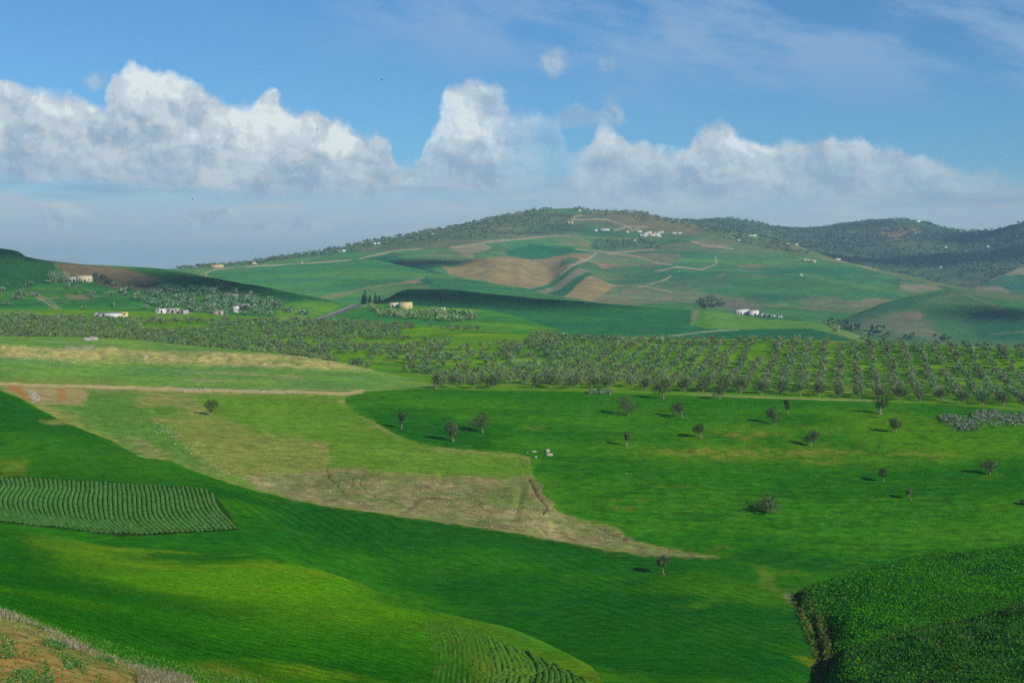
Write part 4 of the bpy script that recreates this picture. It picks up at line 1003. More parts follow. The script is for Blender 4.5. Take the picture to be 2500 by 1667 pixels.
D1 = scatter(wood, [(1660,535),(1760,525),(1900,545),(2000,550),(2130,530),(2260,535),(2370,562),(2500,535),(2600,520),(2600,700),(2400,715),(2200,690),(2000,640),(1850,600),(1740,570)], 6500, 81, 'world', dn)
D2 = scatter(wood, [(1560,524),(1690,530),(1760,560),(1650,565),(1560,540)], 260, 82)
D3 = scatter(rhill, [(2030,790),(2120,825),(2400,860),(2500,865),(2500,850),(2200,825),(2080,790)], 60, 83)
forest('woods', 'wood of round trees covering the blue skyline ridge', np.concatenate([D1, D2, D3]), 7.5, 9.0, 12, 0.32, 84, [S(78, 106, 84), S(60, 88, 74), S(98, 120, 88)], False)
E1 = scatter(knoll, [(1990,785),(2060,800),(2130,828),(2120,835),(2040,812)], 22, 85)
forest('hedge_bushes', 'low bushes along the edge of the pale field', E1, 3.5, 4.0, 40, 0.2, 86)

# ---- named trees near the farms
def cypress(u, v, hp, wp, lab, seed, sh):
    p = sh.hit(u, v); k = p[1] / F; h, w = hp * k, wp * k; r = np.random.default_rng(seed)
    L = [(r.normal() * .06 * w, r.normal() * .06 * w, h * (0.12 + 0.86 * t), w * 0.5 * (1.02 - t) ** 0.7 * (0.85 + .3 * r.random()) + .15) for t in np.linspace(0, 1, 12)]
    V, Q, c = crown_leaves(r, L, 420, 0.5, [S(58, 82, 72), S(48, 68, 62), S(70, 92, 78)])
    cm = MB(); cm.add(V, Q, c); tm = MB(); tm.tube([(0, 0, -.4), (0, 0, h * .4), (0, 0, h * .9)], [.28, .2, .05], 6)
    place_tree('cypress_tree', lab, p, cm, tm, 0, None, 'tree')
for i, a in enumerate([(891,742,37,11,'tallest dark cypress at the bend of the road'), (886,742,24,8,'short dark cypress leaning on the tallest one by the road'), (903,742,22,8,'low dark conifer just right of the tallest cypress'),
          (916,741,29,8,'second tallest dark cypress, between low conifers and the yellow house'), (926,741,21,9,'small dark conifer nearest to the yellow house')]):
    cypress(*a, 400 + i, saddle)
def big_tree(u, v, hp, wp, lab, seed, sh, pal, name='tree', **kw):
    p = sh.hit(u, v); k = p[1] / F; r = np.random.default_rng(seed)
    if sh is knoll: p = p * np.array([1.03, 1.03, 1]); p[2] -= 1.5
    cm, tm = tree_meshes(r, hp * k, wp * k, 620, 0.5, pal=pal, **kw)
    place_tree(name, lab, p, cm, tm, 0, None, 'tree')
EP = [S(140, 152, 116), S(120, 136, 100), S(152, 160, 128)]; DP = [S(96, 112, 92), S(80, 98, 84), S(114, 126, 100)]
for i, a in enumerate([(136,690,34,30,'tall feathery tree, left one of the pair beside the white farmhouse',lhill,EP), (156,689,30,26,'feathery tree between its taller neighbour and the white farmhouse',lhill,EP),
          (232,688,27,20,'grey tree against the right wall of the white farmhouse',lhill,DP), (250,690,22,26,'broad grey tree second from the right wall of the white farmhouse',lhill,DP),
          (266,694,14,24,'low round tree at the far right of the farmhouse garden',lhill,DP), (124,690,14,16,'low dark shrub tree left of the feathery pair',lhill,DP),
          (592,732,16,20,'dark tree at the right end of the long grey barn',lhill,DP), (596,760,15,18,'dark tree right of the small white cube house',lhill,DP),
          (1718,752,13,22,'dusky tree, left of the clump left of the white farm',great,DP), (1740,750,12,20,'dusky tree in the clump nearest the white farm',great,DP),
          (1802,757,12,12,'tree rising behind the left end of the white farm',knoll,DP), (1822,757,13,12,'tree rising behind the middle of the white farm',knoll,DP), (1850,760,14,14,'tree rising behind the right end of the white farm',knoll,DP)]):
    big_tree(*a[:5], 500 + i, a[5], a[6], trunk=.2, lobes=7)

# ---- undergrowth, crops, weeds
def leaf_mass(name, label, pos, size, pal, seed, lift=0.3, mat=None, upright=0.0, aspect=0.55):
    r = np.random.default_rng(seed); n = len(pos); c = pos.copy(); c[:, 2] += lift * r.random(n)
    V, Q = leaf_quads(c, size * (0.6 + 0.8 * r.random(n)), r, 0, aspect)
    if upright:
        V = V.reshape(n, 4, 3); cc = V.mean(1, keepdims=True); V = cc + (V - cc) * np.array([1, 1, 1 + upright]); V = V.reshape(-1, 3)
    pa = np.asarray(pal); col = pa[r.integers(0, len(pa), n)] * (0.75 + 0.5 * r.random(n))[:, None]
    m = MB(); m.add(V, Q, np.repeat(col, 4, axis=0))
    return tag(m.build(name, mat or M_grassleaf), label, None, None, 'stuff')
BP = [S(56, 130, 18), S(84, 156, 18), S(38, 104, 20), S(66, 140, 20)]
dnb = 0.25 + sstep(-0.2, 0.25, fbm(bush.X * 0.12, bush.Y * 0.12, 4, 470))
leaf_mass('leafy_crop', 'tall leafy crop covering the slope above the gully', scatter(bush, [(1900,1300),(2560,1200),(2560,1760),(1900,1760)], 110000, 91, 'view', dnb), 0.17, BP, 92, 0.28)
dns = 0.25 + sstep(-0.2, 0.25, fbm(spur.X * 0.15, spur.Y * 0.15, 4, 471))
leaf_mass('rough_grass', 'rough dark grass on the spur in the lower corner', scatter(spur, [(1960,1450),(2560,1400),(2560,1760),(1960,1760)], 40000, 93, 'view', dns), 0.18, [S(52, 116, 30), S(66, 126, 34), S(38, 96, 26), S(92, 120, 44)], 94, 0.25, None, 0.6)
leaf_mass('bank_crop', 'leafy crop hanging over the gully bank', np.concatenate([scatter(bush, [(1940,1430),(2110,1390),(2120,1560),(2080,1667),(1990,1667),(1960,1560)], 5200, 146), scatter(spur, [(1990,1667),(2100,1590),(2120,1667)], 1500, 148)]), 0.24, BP, 147, 0.5)
TH = [S(142, 158, 124), S(120, 142, 106), S(108, 138, 82), S(154, 166, 138)]
tpos = np.concatenate([scatter(valley, q, n_, 95 + i) for i, (q, n_) in enumerate([([(2295,1018),(2335,1018),(2340,1030),(2300,1034)], 500), ([(2375,1008),(2440,1006),(2450,1024),(2400,1028),(2370,1020)], 900), ([(2330,1032),(2385,1030),(2390,1050),(2345,1054)], 700), ([(2450,1020),(2510,1018),(2510,1034),(2450,1034)], 500), ([(2300,1020),(2500,1010),(2500,1045),(2330,1054)], 450), ([(1432,957),(1500,956),(1495,964),(1435,964)], 330)])])
leaf_mass('thistles', 'silvery thistle patch in the right part of the meadow', tpos, 0.45, TH, 97, 0.9)
gs = np.concatenate([scatter(valley, [(1985,1490),(2035,1550),(2040,1680),(1995,1680),(1990,1560)], 1500, 149), scatter(valley, [(1930,1440),(1962,1450),(1990,1530),(2010,1600),(2015,1667),(1990,1667),(1985,1600),(1965,1540),(1940,1480)], 900, 143), scatter(bush, [(1945,1440),(1985,1440),(2030,1560),(2040,1667),(1990,1667),(1960,1540)], 900, 145)])
leaf_mass('gully_scrub', 'tangled scrub along the gully below the leafy slope', gs, 0.30, [S(96, 116, 40), S(70, 96, 36), S(120, 112, 60), S(48, 80, 28)], 144, 0.7)
# weeds on the bare shoulder: dry stalks and green clumps
WPOLY = [(-60,1490),(30,1500),(130,1540),(240,1575),(350,1610),(450,1645),(490,1680),(440,1680),(340,1640),(230,1605),(120,1570),(0,1530),(-60,1520)]
wd = sstep(-0.05, 0.25, fbm(near.X * 0.22, near.Y * 0.22, 3, 480)) + 0.04
leaf_mass('dry_weeds', 'pale dry weeds standing along the bare shoulder', scatter(near, WPOLY, 3800, 101, 'view', wd), 0.085, [S(176, 164, 132), S(150, 140, 104), S(190, 178, 150), S(120, 128, 80)], 102, 0.35, None, 2.6, 0.16)
leaf_mass('dry_grass', 'grey dry grass tufts at the lip of the shoulder', scatter(near, [(330,1640),(400,1625),(470,1650),(480,1690),(340,1690)], 2600, 103, 'view'), 0.10, [S(170, 158, 130), S(144, 134, 104), S(126, 130, 88)], 104, 0.4, None, 2.4, 0.18)
gp = np.concatenate([scatter(near, q, n_, 105 + i, 'view') for i, (q, n_) in enumerate([([(-20,1500),(200,1560),(480,1660),(480,1690),(-20,1690)], 1800), ([(-20,1560),(40,1570),(45,1610),(10,1612)], 500), ([(100,1570),(150,1565),(175,1590),(150,1600),(110,1590)], 900), ([(30,1640),(120,1625),(135,1670),(10,1680)], 1200), ([(140,1610),(190,1620),(215,1645),(170,1640)], 700), ([(240,1605),(275,1610),(280,1625),(245,1622)], 300), ([(300,1590),(380,1600),(390,1625),(310,1620)], 600), ([(0,1500),(150,1545),(420,1640),(300,1600)], 900), ([(450,1640),(640,1650),(640,1690),(470,1690)], 700)])])
gp = gp[(fbm(gp[:, 0] * 1.1, gp[:, 1] * 1.1, 3, 7) > -0.05)]
leaf_mass('green_weeds', 'green weed clumps on the orange shoulder', gp, 0.085, [S(70, 128, 40), S(96, 140, 66), S(120, 150, 100), S(50, 104, 36)], 108, 0.3)
gpos = scatter(near, [(0,1470),(220,1540),(640,1665),(640,1690),(420,1650),(250,1580),(0,1490)], 6000, 119, 'view')
leaf_mass('grass', 'green grass tufts along the lip of the bare shoulder', gpos, 0.085, [S(66, 132, 22), S(84, 140, 40), S(104, 150, 60), S(44, 106, 26)], 110, 0.14, None, 1.2, 0.3)
# standing crop: fine blades in the colour of the field they grow in
def blades(name, label, sh, polys, size, up, seed, tone):
    P, Cc = zip(*[scatter(sh, q, n_, seed + i, 'view', None, True) for i, (q, n_) in enumerate(polys)])
    pos = np.concatenate(P); cc = np.concatenate(Cc) * np.array(tone); r = np.random.default_rng(seed); n = len(pos)
    pos = pos.copy(); pos[:, 2] += size * 0.5 * r.random(n)
    V, Q = leaf_quads(pos, size * (0.6 + 0.8 * r.random(n)), r, 0, 0.32)
    V = V.reshape(n, 4, 3); c = V.mean(1, keepdims=True); V = (c + (V - c) * np.array([1, 1, 1 + up])).reshape(-1, 3)
    cc = np.clip(cc * (0.85 + 0.75 * r.random(n))[:, None], .002, .8)
    m = MB(); m.add(V, Q, np.repeat(cc, 4, axis=0)); return tag(m.build(name, M_grassleaf), label, None, None, 'stuff')
blades('crop_blades', 'standing young crop on the near slope', near, [([(0,1290),(640,1350),(1000,1470),(1480,1660),(1480,1700),(480,1700),(200,1560),(0,1480)], 80000)], 0.075, 0.8, 161, (1.0, 1.0, .5))
blades('field_blades', 'standing crop on the dark slope in the valley', valley, [(O([(0,900),(140,968),(320,1052),(520,1110),(800,1170),(1300,1247),(1640,1284),(1720,1294),(1840,1420),(1880,1500),(1880,1568),(1450,1568),(900,1370),(600,1250),(0,1095)]), 60000)], 0.11, 0.8, 163, (.9, .95, .5))
blades('meadow_blades', 'meadow grass tufts', valley, [(O([(1000,900),(1950,925),(2352,950),(2352,1250),(1900,1310),(1640,1270),(1300,1180),(1230,1060),(1000,1025),(830,930)]), 45000), (O([(130,920),(290,900),(790,910),(1220,1060),(1280,1180),(1600,1275),(1100,1205),(520,1095),(300,1030)]), 26000), (O([(0,780),(350,790),(850,850),(1000,890),(800,897),(0,878)]), 12000)], 0.15, 0.6, 165, (.92, .97, .55))

# scrub and litter over the pasture and bank
PB = [(100,925),(290,900),(420,990),(560,1100),(900,1150),(1220,1100),(1290,1190),(1640,1280),(1300,1240),(1000,1192),(680,1147),(420,1075),(260,1010)]
leaf_mass('low_scrub', 'small dark tufts over the pasture and eroded bank', np.concatenate([scatter(valley, O(PB), 1500, 111), scatter(valley, O([(0,800),(600,830),(900,880),(800,898),(0,880)]), 1500, 112)]), 0.16, [S(118, 146, 88), S(136, 154, 98), S(104, 136, 80)], 113, 0.10)

# crop rows: one leafy ridge per row
def crop_rows(name, label, sh, rows, width, height, pal, seed, gap=0.0):
    r = np.random.default_rng(seed); m = MB()
    prof = np.array([(-1, -.05), (-.82, .62), (-.4, .95), (0.05, 1.0), (.45, .92), (.84, .6), (1, -.05)])
    for row in rows:
        P = np.array([sh.hit(u, v) for u, v in row]); nP = len(P)
        if nP < 3: continue
        d = np.gradient(P, axis=0); lat = np.stack([d[:, 1], -d[:, 0], 0 * d[:, 0]], -1); lat /= np.linalg.norm(lat, axis=1)[:, None] + 1e-9
        lat[lat[:, 0] < 0] *= -1
        hh = height * (0.7 + 0.6 * r.random(nP)); ww = width * (0.85 + 0.3 * r.random(nP))
        if gap: hh = hh * (r.random(nP) > gap)
        V = P[:, None, :] + lat[:, None, :] * (prof[None, :, 0] * ww[:, None] + r.normal(size=(nP, 7)) * width * .06)[..., None]
        V[..., 2] += prof[None, :, 1] * hh[:, None] + r.normal(size=(nP, 7)) * height * .08
        idx = np.arange(nP * 7).reshape(nP, 7)
        Q = np.stack([idx[:-1, :-1], idx[:-1, 1:], idx[1:, 1:], idx[1:, :-1]], -1).reshape(-1, 4)
        pa = np.asarray(pal); c = pa[r.integers(0, len(pa), nP * 7)] * (0.8 + .4 * r.random(nP * 7))[:, None]
        m.add(V.reshape(-1, 3), Q, c)
    return tag(m.build(name, M_rowleaf), label, None, None, 'stuff')
rows = []
for k in range(-14, 46):
    ut = 2 + 11.3 * k                                  # column of the row at the plot's upper edge
    f = np.clip(ut / 490.0, -0.3, 1.0)
    vt = 1165 + 28 * max(f, -0.2)
    row = []
    for t in np.linspace(0, 1, 46):
        vb = np.interp(ut, [-160, 0, 160, 300, 400, 520], [1262, 1278, 1300, 1306, 1300, 1296])
        v = vt + (vb - vt) * t
        w = (1 - f) * (-22 * math.sin(math.pi * np.clip((t - .18) / .68, 0, 1)) + 40 * np.clip((t - .72) / .28, 0, 1) ** 1.2)
        w += f * (64 * t ** 1.15) + 3.0 * math.sin(t * 9 + k * .15) * (1 - abs(f - .5)) + 6 * (1 - f) * t
        row.append((ut + w + 6 * math.sin(t * 4.0 + f * 3), v))
    rows.append([q for q in row if inpoly(np.array(q[0]), np.array(q[1]), np.array(PLOT) + np.array([0, 2]))])
crop_rows('vegetable_rows', 'curving rows of vegetables in the ploughed plot', valley, rows, 0.405, 0.30, [S(80, 124, 50), S(92, 134, 62), S(68, 114, 42)], 121)
for part_, (k0, k1, hgt, gp_) in enumerate(((-3, 9, 0.07, 0.62), (9, 16, 0.14, 0.35), (16, 25, 0.26, 0.06))):
    rows = []
    for k in range(k0, k1):
        uc = 1092 + 14.2 * k * (0.86 + .006 * k)
        vc = float(np.interp(uc, [1085, 1100, 1200, 1300, 1400, 1460], [1496, 1502, 1542, 1584, 1632, 1668])) + (18 if k < 6 else 4)
        row = []
        for t in np.linspace(0, 1, 44):
            v = vc + (1720 - vc) * t + (6 if k % 2 else 0)
            u = uc - 18 * (1 - t) ** 4 + 14 * math.sin(t * 2.6) - 26 * t * t + 3.0 * math.sin(t * 8 + k * .35)
            row.append((u, v))
        rows.append([q for q in row if q[0] < 1468])
    crop_rows('bean_rows', ('thin faint bean rows on the left of the near plot', 'middle bean rows of the near plot', 'thick bean rows at the right edge of the near plot')[part_], near, rows, (0.20, 0.28, 0.36)[part_], hgt, [S(86, 124, 42), S(74, 116, 34), S(98, 130, 50)], 122 + part_, gp_)
SHP = [S(20, 56, 20), S(28, 70, 24)]

M_tanstone = plain_mat('tan_limestone', (0.40, 0.35, 0.26), 0.25, 3.0, 0.95, 0.05)
# ---- stones
def rock_mesh(r, sx, sy, sz, seed):
    import bmesh
    bm = bmesh.new(); bmesh.ops.create_icosphere(bm, subdivisions=2, radius=1.0)
    co = np.array([v.co[:] for v in bm.verts]); n_ = 0.25 * fbm(co[:, 0] * 1.3 + seed, co[:, 1] * 1.3 + co[:, 2] * 1.7, 3, seed)
    co = np.sign(co) * np.abs(co) ** 0.8 * (1 + n_)[:, None] * np.array([sx, sy, sz])
    f = [[v.index for v in fc.verts] for fc in bm.faces]; bm.free()
    return co, f
def tri_mesh(name, co, f, mat):
    me = bpy.data.meshes.new(name); me.from_pydata([tuple(c) for c in co], [], f); me.materials.append(mat); me.update(); return me
for i, (u, v, a, b, c, lab) in enumerate([(1341,1112,.95,.6,.45,'pale flat boulder in front of the pair in the meadow'), (1337,1103,.6,.5,.55,'grey upright boulder behind the flat one in the meadow'), (1303,1103,.8,.5,.25,'low pale stone left of the two boulders'),
          (1308,1117,.35,.3,.28,'small white stone nearest the pasture corner'), (228,830,2.0,1.4,.9,'large pale rock lump, right half of the heap on the mound'), (212,831,1.7,1.4,.75,'pale rock lump, left half of the heap on the mound'), (356,874,.7,.6,.6,'single pale boulder on the furrowed mound')]):
    sh = valley; p = sh.hit(u, v); co, f = rock_mesh(RNG, a, b, c, i + 3)
    o = link('boulder', tri_mesh('boulder', co, f, M_stone), None, tuple(p + np.array([0, 0, c * .45]))); tag(o, lab, 'boulder')
def stones(name, label, pos, size, seed, mat=None):
    r = np.random.default_rng(seed); co, f = rock_mesh(r, 1, .8, .7, 5); f = np.array(f); n = len(pos)
    s_ = size * (0.4 + 1.2 * r.random(n) ** 2); a = r.random(n) * 6.28
    X = (co[None, :, 0] * np.cos(a)[:, None] - co[None, :, 1] * np.sin(a)[:, None]) * s_[:, None] + pos[:, 0:1]
    Y = (co[None, :, 0] * np.sin(a)[:, None] + co[None, :, 1] * np.cos(a)[:, None]) * s_[:, None] + pos[:, 1:2]
    Z = co[None, :, 2] * s_[:, None] + pos[:, 2:3] + s_[:, None] * .3
    V = np.stack([X, Y, Z], -1).reshape(-1, 3); Q = (f[None] + (np.arange(n) * len(co))[:, None, None]).reshape(-1, 3)
    return tag(link(name, make_mesh(name, V, Q, mat or M_stone)), label, None, None, 'stuff')
st = np.concatenate([scatter(valley, O([(330,960),(400,985),(480,1050),(540,1095),(500,1090),(420,1030),(360,1000)]), 90, 131), scatter(valley, O([(500,1090),(700,1150),(900,1175),(1200,1222),(1420,1250),(1300,1180),(1000,1100),(560,1092)]), 170, 132),
      scatter(valley, O([(0,800),(900,870),(800,895),(0,880)]), 60, 133), scatter(valley, O([(750,1000),(1230,1040),(1220,1090),(760,1075)]), 14, 134), scatter(valley, O([(1230,1000),(2300,1000),(2300,1240),(1300,1150)]), 16, 135)])
stones('stones', 'white stones scattered over the pasture and eroded bank', st, 0.15, 136)
stones('rubble', 'pale limestone rubble heaped along the dirt track', np.concatenate([scatter(valley, [(440,950),(500,949),(520,956),(450,957)], 60, 137), scatter(valley, [(590,953),(720,956),(720,961),(600,960)], 110, 138), scatter(valley, [(380,950),(760,957),(760,962),(400,958)], 40, 140)]), 0.27, 139, M_tanstone)
stones('dumped_rubble', 'grey white rubble dumped down the orange cut', scatter(valley, [(66,954),(86,952),(98,978),(80,982)], 100, 141), 0.20, 142)

# ================================================================== BUILDINGS AND ROAD
def building(name, label, cat, sh, u, v, wp, hp, depth=0.6, wall=M_wall, rz=0.0, roof='flat', roofm=None, openings=(), group=None, k=None):
    """walls, roof, doors and windows; sizes are taken from the photo at the building's distance"""
    p = sh.hit(u, v); s_ = p[1] / F; w, h = wp * s_ / 2, hp * s_; d = max(w * depth, 1.6)
    t = thing(name, label, cat, tuple(p + np.array([0, d * .7, 0])), rz, group)
    b = MB(); b.box(-w, w, -d, d, -1.6, h)
    if roof == 'flat':       # low parapet round the roof
        tk = max(.18, .02 * w)
        b.box(-w, w, -d, -d + tk, h, h + .35); b.box(-w, w, d - tk, d, h, h + .35); b.box(-w, -w + tk, -d + tk, d - tk, h, h + .35); b.box(w - tk, w, -d + tk, d - tk, h, h + .35)
    b.build('wall', wall, t)
    r = MB()
    if roof == 'flat': r.box(-w + .2, w - .2, -d + .2, d - .2, h + .004, h + .10)
    elif roof == 'slab': r.box(-w - .25, w + .25, -d - .25, d + .25, h + .003, h + .28)
    else:
        rh = max(.6, .28 * d); e = .3
        v8 = [(-w - e, -d - e, h + .003), (w + e, -d - e, h + .003), (w + e, d + e, h + .003), (-w - e, d + e, h + .003), (-w - e, 0, h + rh), (w + e, 0, h + rh)]
        r.add(v8, [(0, 1, 5, 4), (2, 3, 4, 5), (0, 4, 3, 3), (1, 2, 5, 5), (0, 3, 2, 1)])
    r.build('roof', roofm or M_roof, t)
    for kind, x, z0, ww, hh in openings:
        o = MB(); o.box(x * w - ww / 2, x * w + ww / 2, -d - .03, -d + .05, z0, z0 + hh); o.build(kind, M_dark, t)
    return t
D = lambda x, w=1.1, h=2.1: ('door', x, 0.0, w, h)
Wn = lambda x, z=1.3, w=1.0, h=1.1: ('window', x, z, w, h)
building('farmhouse', 'white flat roofed farmhouse between tall trees below the left hill crest', 'house', lhill, 206, 688, 36, 14, .5, M_wall_cream, .1, 'flat', None, [D(.05, 1.3, 2.2), Wn(-.5), Wn(.55)])
building('shed', 'low pale shed with open front left of the white farmhouse', 'shed', lhill, 176, 688, 18, 12, .6, M_wall_grey, .1, 'slab', M_roof, [('door', .5, 0, 2.0, 2.4), ('door', -.4, 0, 1.2, 2.0)])
building('barn', 'long grey white barn with two dark doorways among olives', 'barn', lhill, 571, 729, 54, 10, .3, M_wall_grey, .05, 'slab', M_wall, [('door', -.52, 0, 2.0, 2.3), ('door', .0, 0, 3.6, 2.4)])
building('house', 'small bright white cube house with one window below the grey barn', 'house', lhill, 576, 763, 13, 14, .9, M_wall, .15, 'flat', None, [Wn(.0, 2.0, .9, .9)])
building('ruin', 'ruined stone wall house behind the white cube house', 'ruin', lhill, 598, 756, 20, 13, .5, M_wall_grey, -.1, 'flat', None, [D(-.3, 1.2, 2.0), Wn(.4)])
building('ruin', 'low broken stone hut left of the ruined wall house', 'ruin', lhill, 570, 748, 22, 6, .4, M_wall_grey, .1, 'slab', None, [D(.3)])
building('barn', 'long white barn with blue grey roof at the grove edge', 'barn', valley, 268, 774, 54, 9, .3, M_wall, .08, 'gable', M_tin, [('door', -.55, 0, 1.2, 2.0)])
building('shed', 'yellow walled shed at the right end of the long white barn', 'shed', valley, 302, 774, 18, 10, .5, M_wall_yellow, .08, 'flat', None, [Wn(.2)])
building('shed', 'low cream shed at the left end of the long white barn', 'shed', valley, 238, 773, 16, 8, .5, M_wall_cream, .08, 'flat', None, [D(.3)])
building('ruin', 'rough stone farmyard ruin, left part, at the top of the grove', 'ruin', valley, 392, 765, 24, 10, .5, M_wall, .1, 'flat', None, [D(.2), Wn(-.5)])
building('ruin', 'longer stone ruin, middle part, at the top of the grove', 'ruin', valley, 420, 765, 34, 11, .4, M_wall_grey, .0, 'slab', M_wall, [D(.1, 1.4), Wn(.6), Wn(-.5)])
building('ruin', 'lower stone ruin, right part, at the top of the grove', 'ruin', valley, 448, 766, 22, 8, .5, M_wall_grey, -.1, 'flat', None, [D(-.2)])
building('hut', 'pinkish rubble hut between the stone ruins and the white cube house', 'hut', valley, 532, 768, 24, 9, .5, plain_mat('pink_rubble', (.42, .33, .29), .3, 1.5), .1, 'slab', None, [D(.3)])
building('house', 'yellow block house behind the roadside olives', 'house', saddle, 991, 753, 31, 14, .5, M_wall_yellow, .05, 'flat', M_wall_yellow, [Wn(.6, 1.2, .8, .8)])
building('house', 'low cream house left of the yellow block house', 'house', saddle, 962, 751, 22, 11, .5, M_wall_cream, .05, 'flat', None, [D(-.3)])
building('hut', 'tiny pale hut right of the yellow house on the saddle', 'hut', saddle, 1080, 757, 12, 6, .7, M_wall, .2, 'slab', None, [D(.2, .9, 1.5)])
building('farmhouse', 'long white farmhouse, left half of the farm above the pale field', 'house', knoll, 1812, 766.5, 32, 13, .45, M_wall, .05, 'slab', M_wall, [D(-.2), Wn(.4), Wn(-.6)])
building('farmhouse', 'white farm building, right half of the farm above the pale field', 'house', knoll, 1841, 767.5, 23, 12, .6, M_wall, .05, 'flat', None, [D(.2, 1.8, 2.0)])
for i, (u, v, w, h, lab, mt) in enumerate([(1862,770,9,7,'first small white hut right of the white farm',M_wall), (1873,771,10,6,'second small stone hut right of the white farm',M_wall_grey), (1886,773,12,5,'third and lowest stone hut right of the white farm',M_wall_grey),
                                           (1904,775,10,4,'fourth low stone wall hut at the end of the farm row',M_wall)]):
    building('hut', lab, 'hut', knoll, u, v, w, h, .6, mt, .1, 'slab', None, [D(.1, .9, 1.4)])
building('farmhouse', 'long yellow farmhouse where the far road bends', 'house', great, 530, 654, 29, 7, .3, M_wall_yellow, .1, 'gable', plain_mat('red_roof', (.42, .22, .15)), [D(.2, 1.4), Wn(-.5), Wn(.6)])
building('house', 'pale yellow house right of the long yellow farmhouse on the skyline', 'house', great, 621, 646, 13, 6, .6, M_wall_cream, .1, 'flat', None, [D(.2)])
z3 = lambda x, y: (1240 + x / 3.647, 480 + y / 3.647)
z4 = lambda x, y: (1860 + x / 3.647, 500 + y / 3.647)
FAR = [(*z3(782,309),9,4.5,'small white house left of the terrace house below the summit'), (*z3(862,300),22,4,'long white terrace house below the summit'), (*z3(553,239),13,4.5,'white house by the zigzag lane left of the summit'),
       (*z3(637,132),7,5,'white house perched right on the summit'), (*z3(95,151),8,4,'white house on the left shoulder of the summit'), (*z3(1997,370),8,4,'white house alone below the wooded ridge'),
       (*z3(2055,394),6,3.5,'tiny white hut right of the house below the wooded ridge'), (*z3(2172,350),22,3,'long white row at the edge of the woods'), (*z3(1132,394),6,3,'white hut below the village'), (*z3(1478,331),14,4,'white house at the right end of the village'),
       (*z3(1528,330),9,3.5,'last white house right of the village'), (832,615,22,5.5,'long white house on the left skyline slope'), (914,597,8,5,'left one of two white houses high on the left skyline'), (924,596,7,5,'right one of two white houses high on the left skyline'),
       (1058,575,10,5,'white house with trees on the skyline left of the summit'), (*z4(234,356),10,5,'white house left of a smaller one at the foot of the ridge'), (*z4(308,359),7,3.5,'smaller white house at the foot of the ridge'),
       (*z4(675,455),13,3,'low tan house row on the right shoulder'), (*z4(348,634),8,5,'bright white hut alone in the green fields'), (737,645,4,5,'white shrine beside the far road')]
for i, (u, v, w, h, lab) in enumerate(FAR):
    building('house', lab, 'house', great, u, v + .5, w, h, .6, M_wall, (.3 * (i % 3) - .2), 'slab' if i % 2 else 'flat', M_wall_grey, [D(.2, 1.2)])
for i, (x, y, w, h) in enumerate([(1062,322,9,4.5), (1170,319,13,4.5), (1225,340,9,5), (1255,330,13,5.5), (1285,352,20,5), (1330,345,12,5.5), (1350,326,9,4.5), (1218,356,8,4), (1375,322,7,4), (1240,352,8,4.5), (1340,356,13,4), (1190,350,9,4), (1305,338,8,5)]):
    u, v = z3(x, y)
    building('house', 'small white house in the tight cluster of the hillside village', 'house', great, u, v + .5, w, h, .7, M_wall if i % 3 else M_wall_cream, .2 * (i % 4) - .3, 'flat', M_wall_grey, [D(.2, 1.2)], 'houses of the hillside village')
for i, (x, y, w) in enumerate([(385,497,8), (405,500,7), (422,503,8), (440,505,7), (458,506,6), (472,509,5)]):
    u, v = z4(x, y)
    building('house', 'sandy white hut in the short row on the right slope of the hill', 'house', great, u, v + 1, w, 4.5, .7, M_wall_cream, .2, 'flat', M_wall_cream, [], 'sandy huts in a row')
for u, v, w, h, lab in [(*z4(1388,156),11,5,'white house on top of the wooded ridge'), (*z4(1186,133),5,4,'tiny white hut left on the ridge top'), (*z4(1918,271),5,6,'white tower house in the saddle of the ridge'), (*z4(1637,387),5,4,'white hut halfway down the woods'),
                        (*z4(2013,378),5,3.5,'pale hut in the woods under the saddle'), (*z4(1592,562),5,3.5,'left one of two huts low in the woods'), (*z4(1865,568),5,3.5,'right one of two huts low in the woods')]:
    building('house', lab, 'house', wood, u, v, w, h, .7, M_wall, .2, 'flat', None, [])

def ribbon(name, label, sh, pts, width, mat, lift):
    p = np.array(pts, float); t = np.linspace(0, len(p) - 1, 60)
    uu_ = pchip(np.arange(len(p)), p[:, 0], t); vv_ = pchip(np.arange(len(p)), p[:, 1], t)
    P = np.array([sh.hit(a, b) for a, b in zip(uu_, vv_)])
    d = np.gradient(P, axis=0); lat = np.stack([d[:, 1], -d[:, 0], 0 * d[:, 0]], -1); lat /= np.linalg.norm(lat, axis=1)[:, None] + 1e-9
    V = np.stack([P - lat * width / 2, P + lat * width / 2], 1); V[..., 2] += lift
    V = V.reshape(-1, 3); i = np.arange(len(P) - 1) * 2
    o = link(name, make_mesh(name, V, np.stack([i, i + 1, i + 3, i + 2], -1), mat, None, True)); return tag(o, label, None, None, 'structure')
RPT = [(736,788),(760,784),(790,778),(815,770),(835,762),(852,755.5),(868,749),(884,743.5)]
ribbon('verge', 'pale gravel verge of the road', saddle, RPT, 13.0, plain_mat('gravel', (.36, .34, .28), .2), .10)
ribbon('road', 'grey road climbing over the saddle', saddle, RPT, 6.5, M_road, .22)

# ---- poles on the hillside
for u, v, hp, lab in ((62,708,26,'thin wooden power pole on the slope left of the farm track'), (4,722,24,'thin wooden power pole at the left border of the hillside'), (120,760,24,'thin wooden power pole below the farm track')):
    p = lhill.hit(u, v); h = hp * p[1] / F; t = thing('power_pole', lab, 'pole', tuple(p))
    b = MB(); b.tube([(0, 0, -.6), (0, 0, h * .5), (0, 0, h)], [.16, .14, .11], 8); b.build('post', M_bark, t, True)
    b = MB(); b.box(-.9, .9, -.06, .06, h - .75, h - .6); b.build('crossarm', M_bark, t)

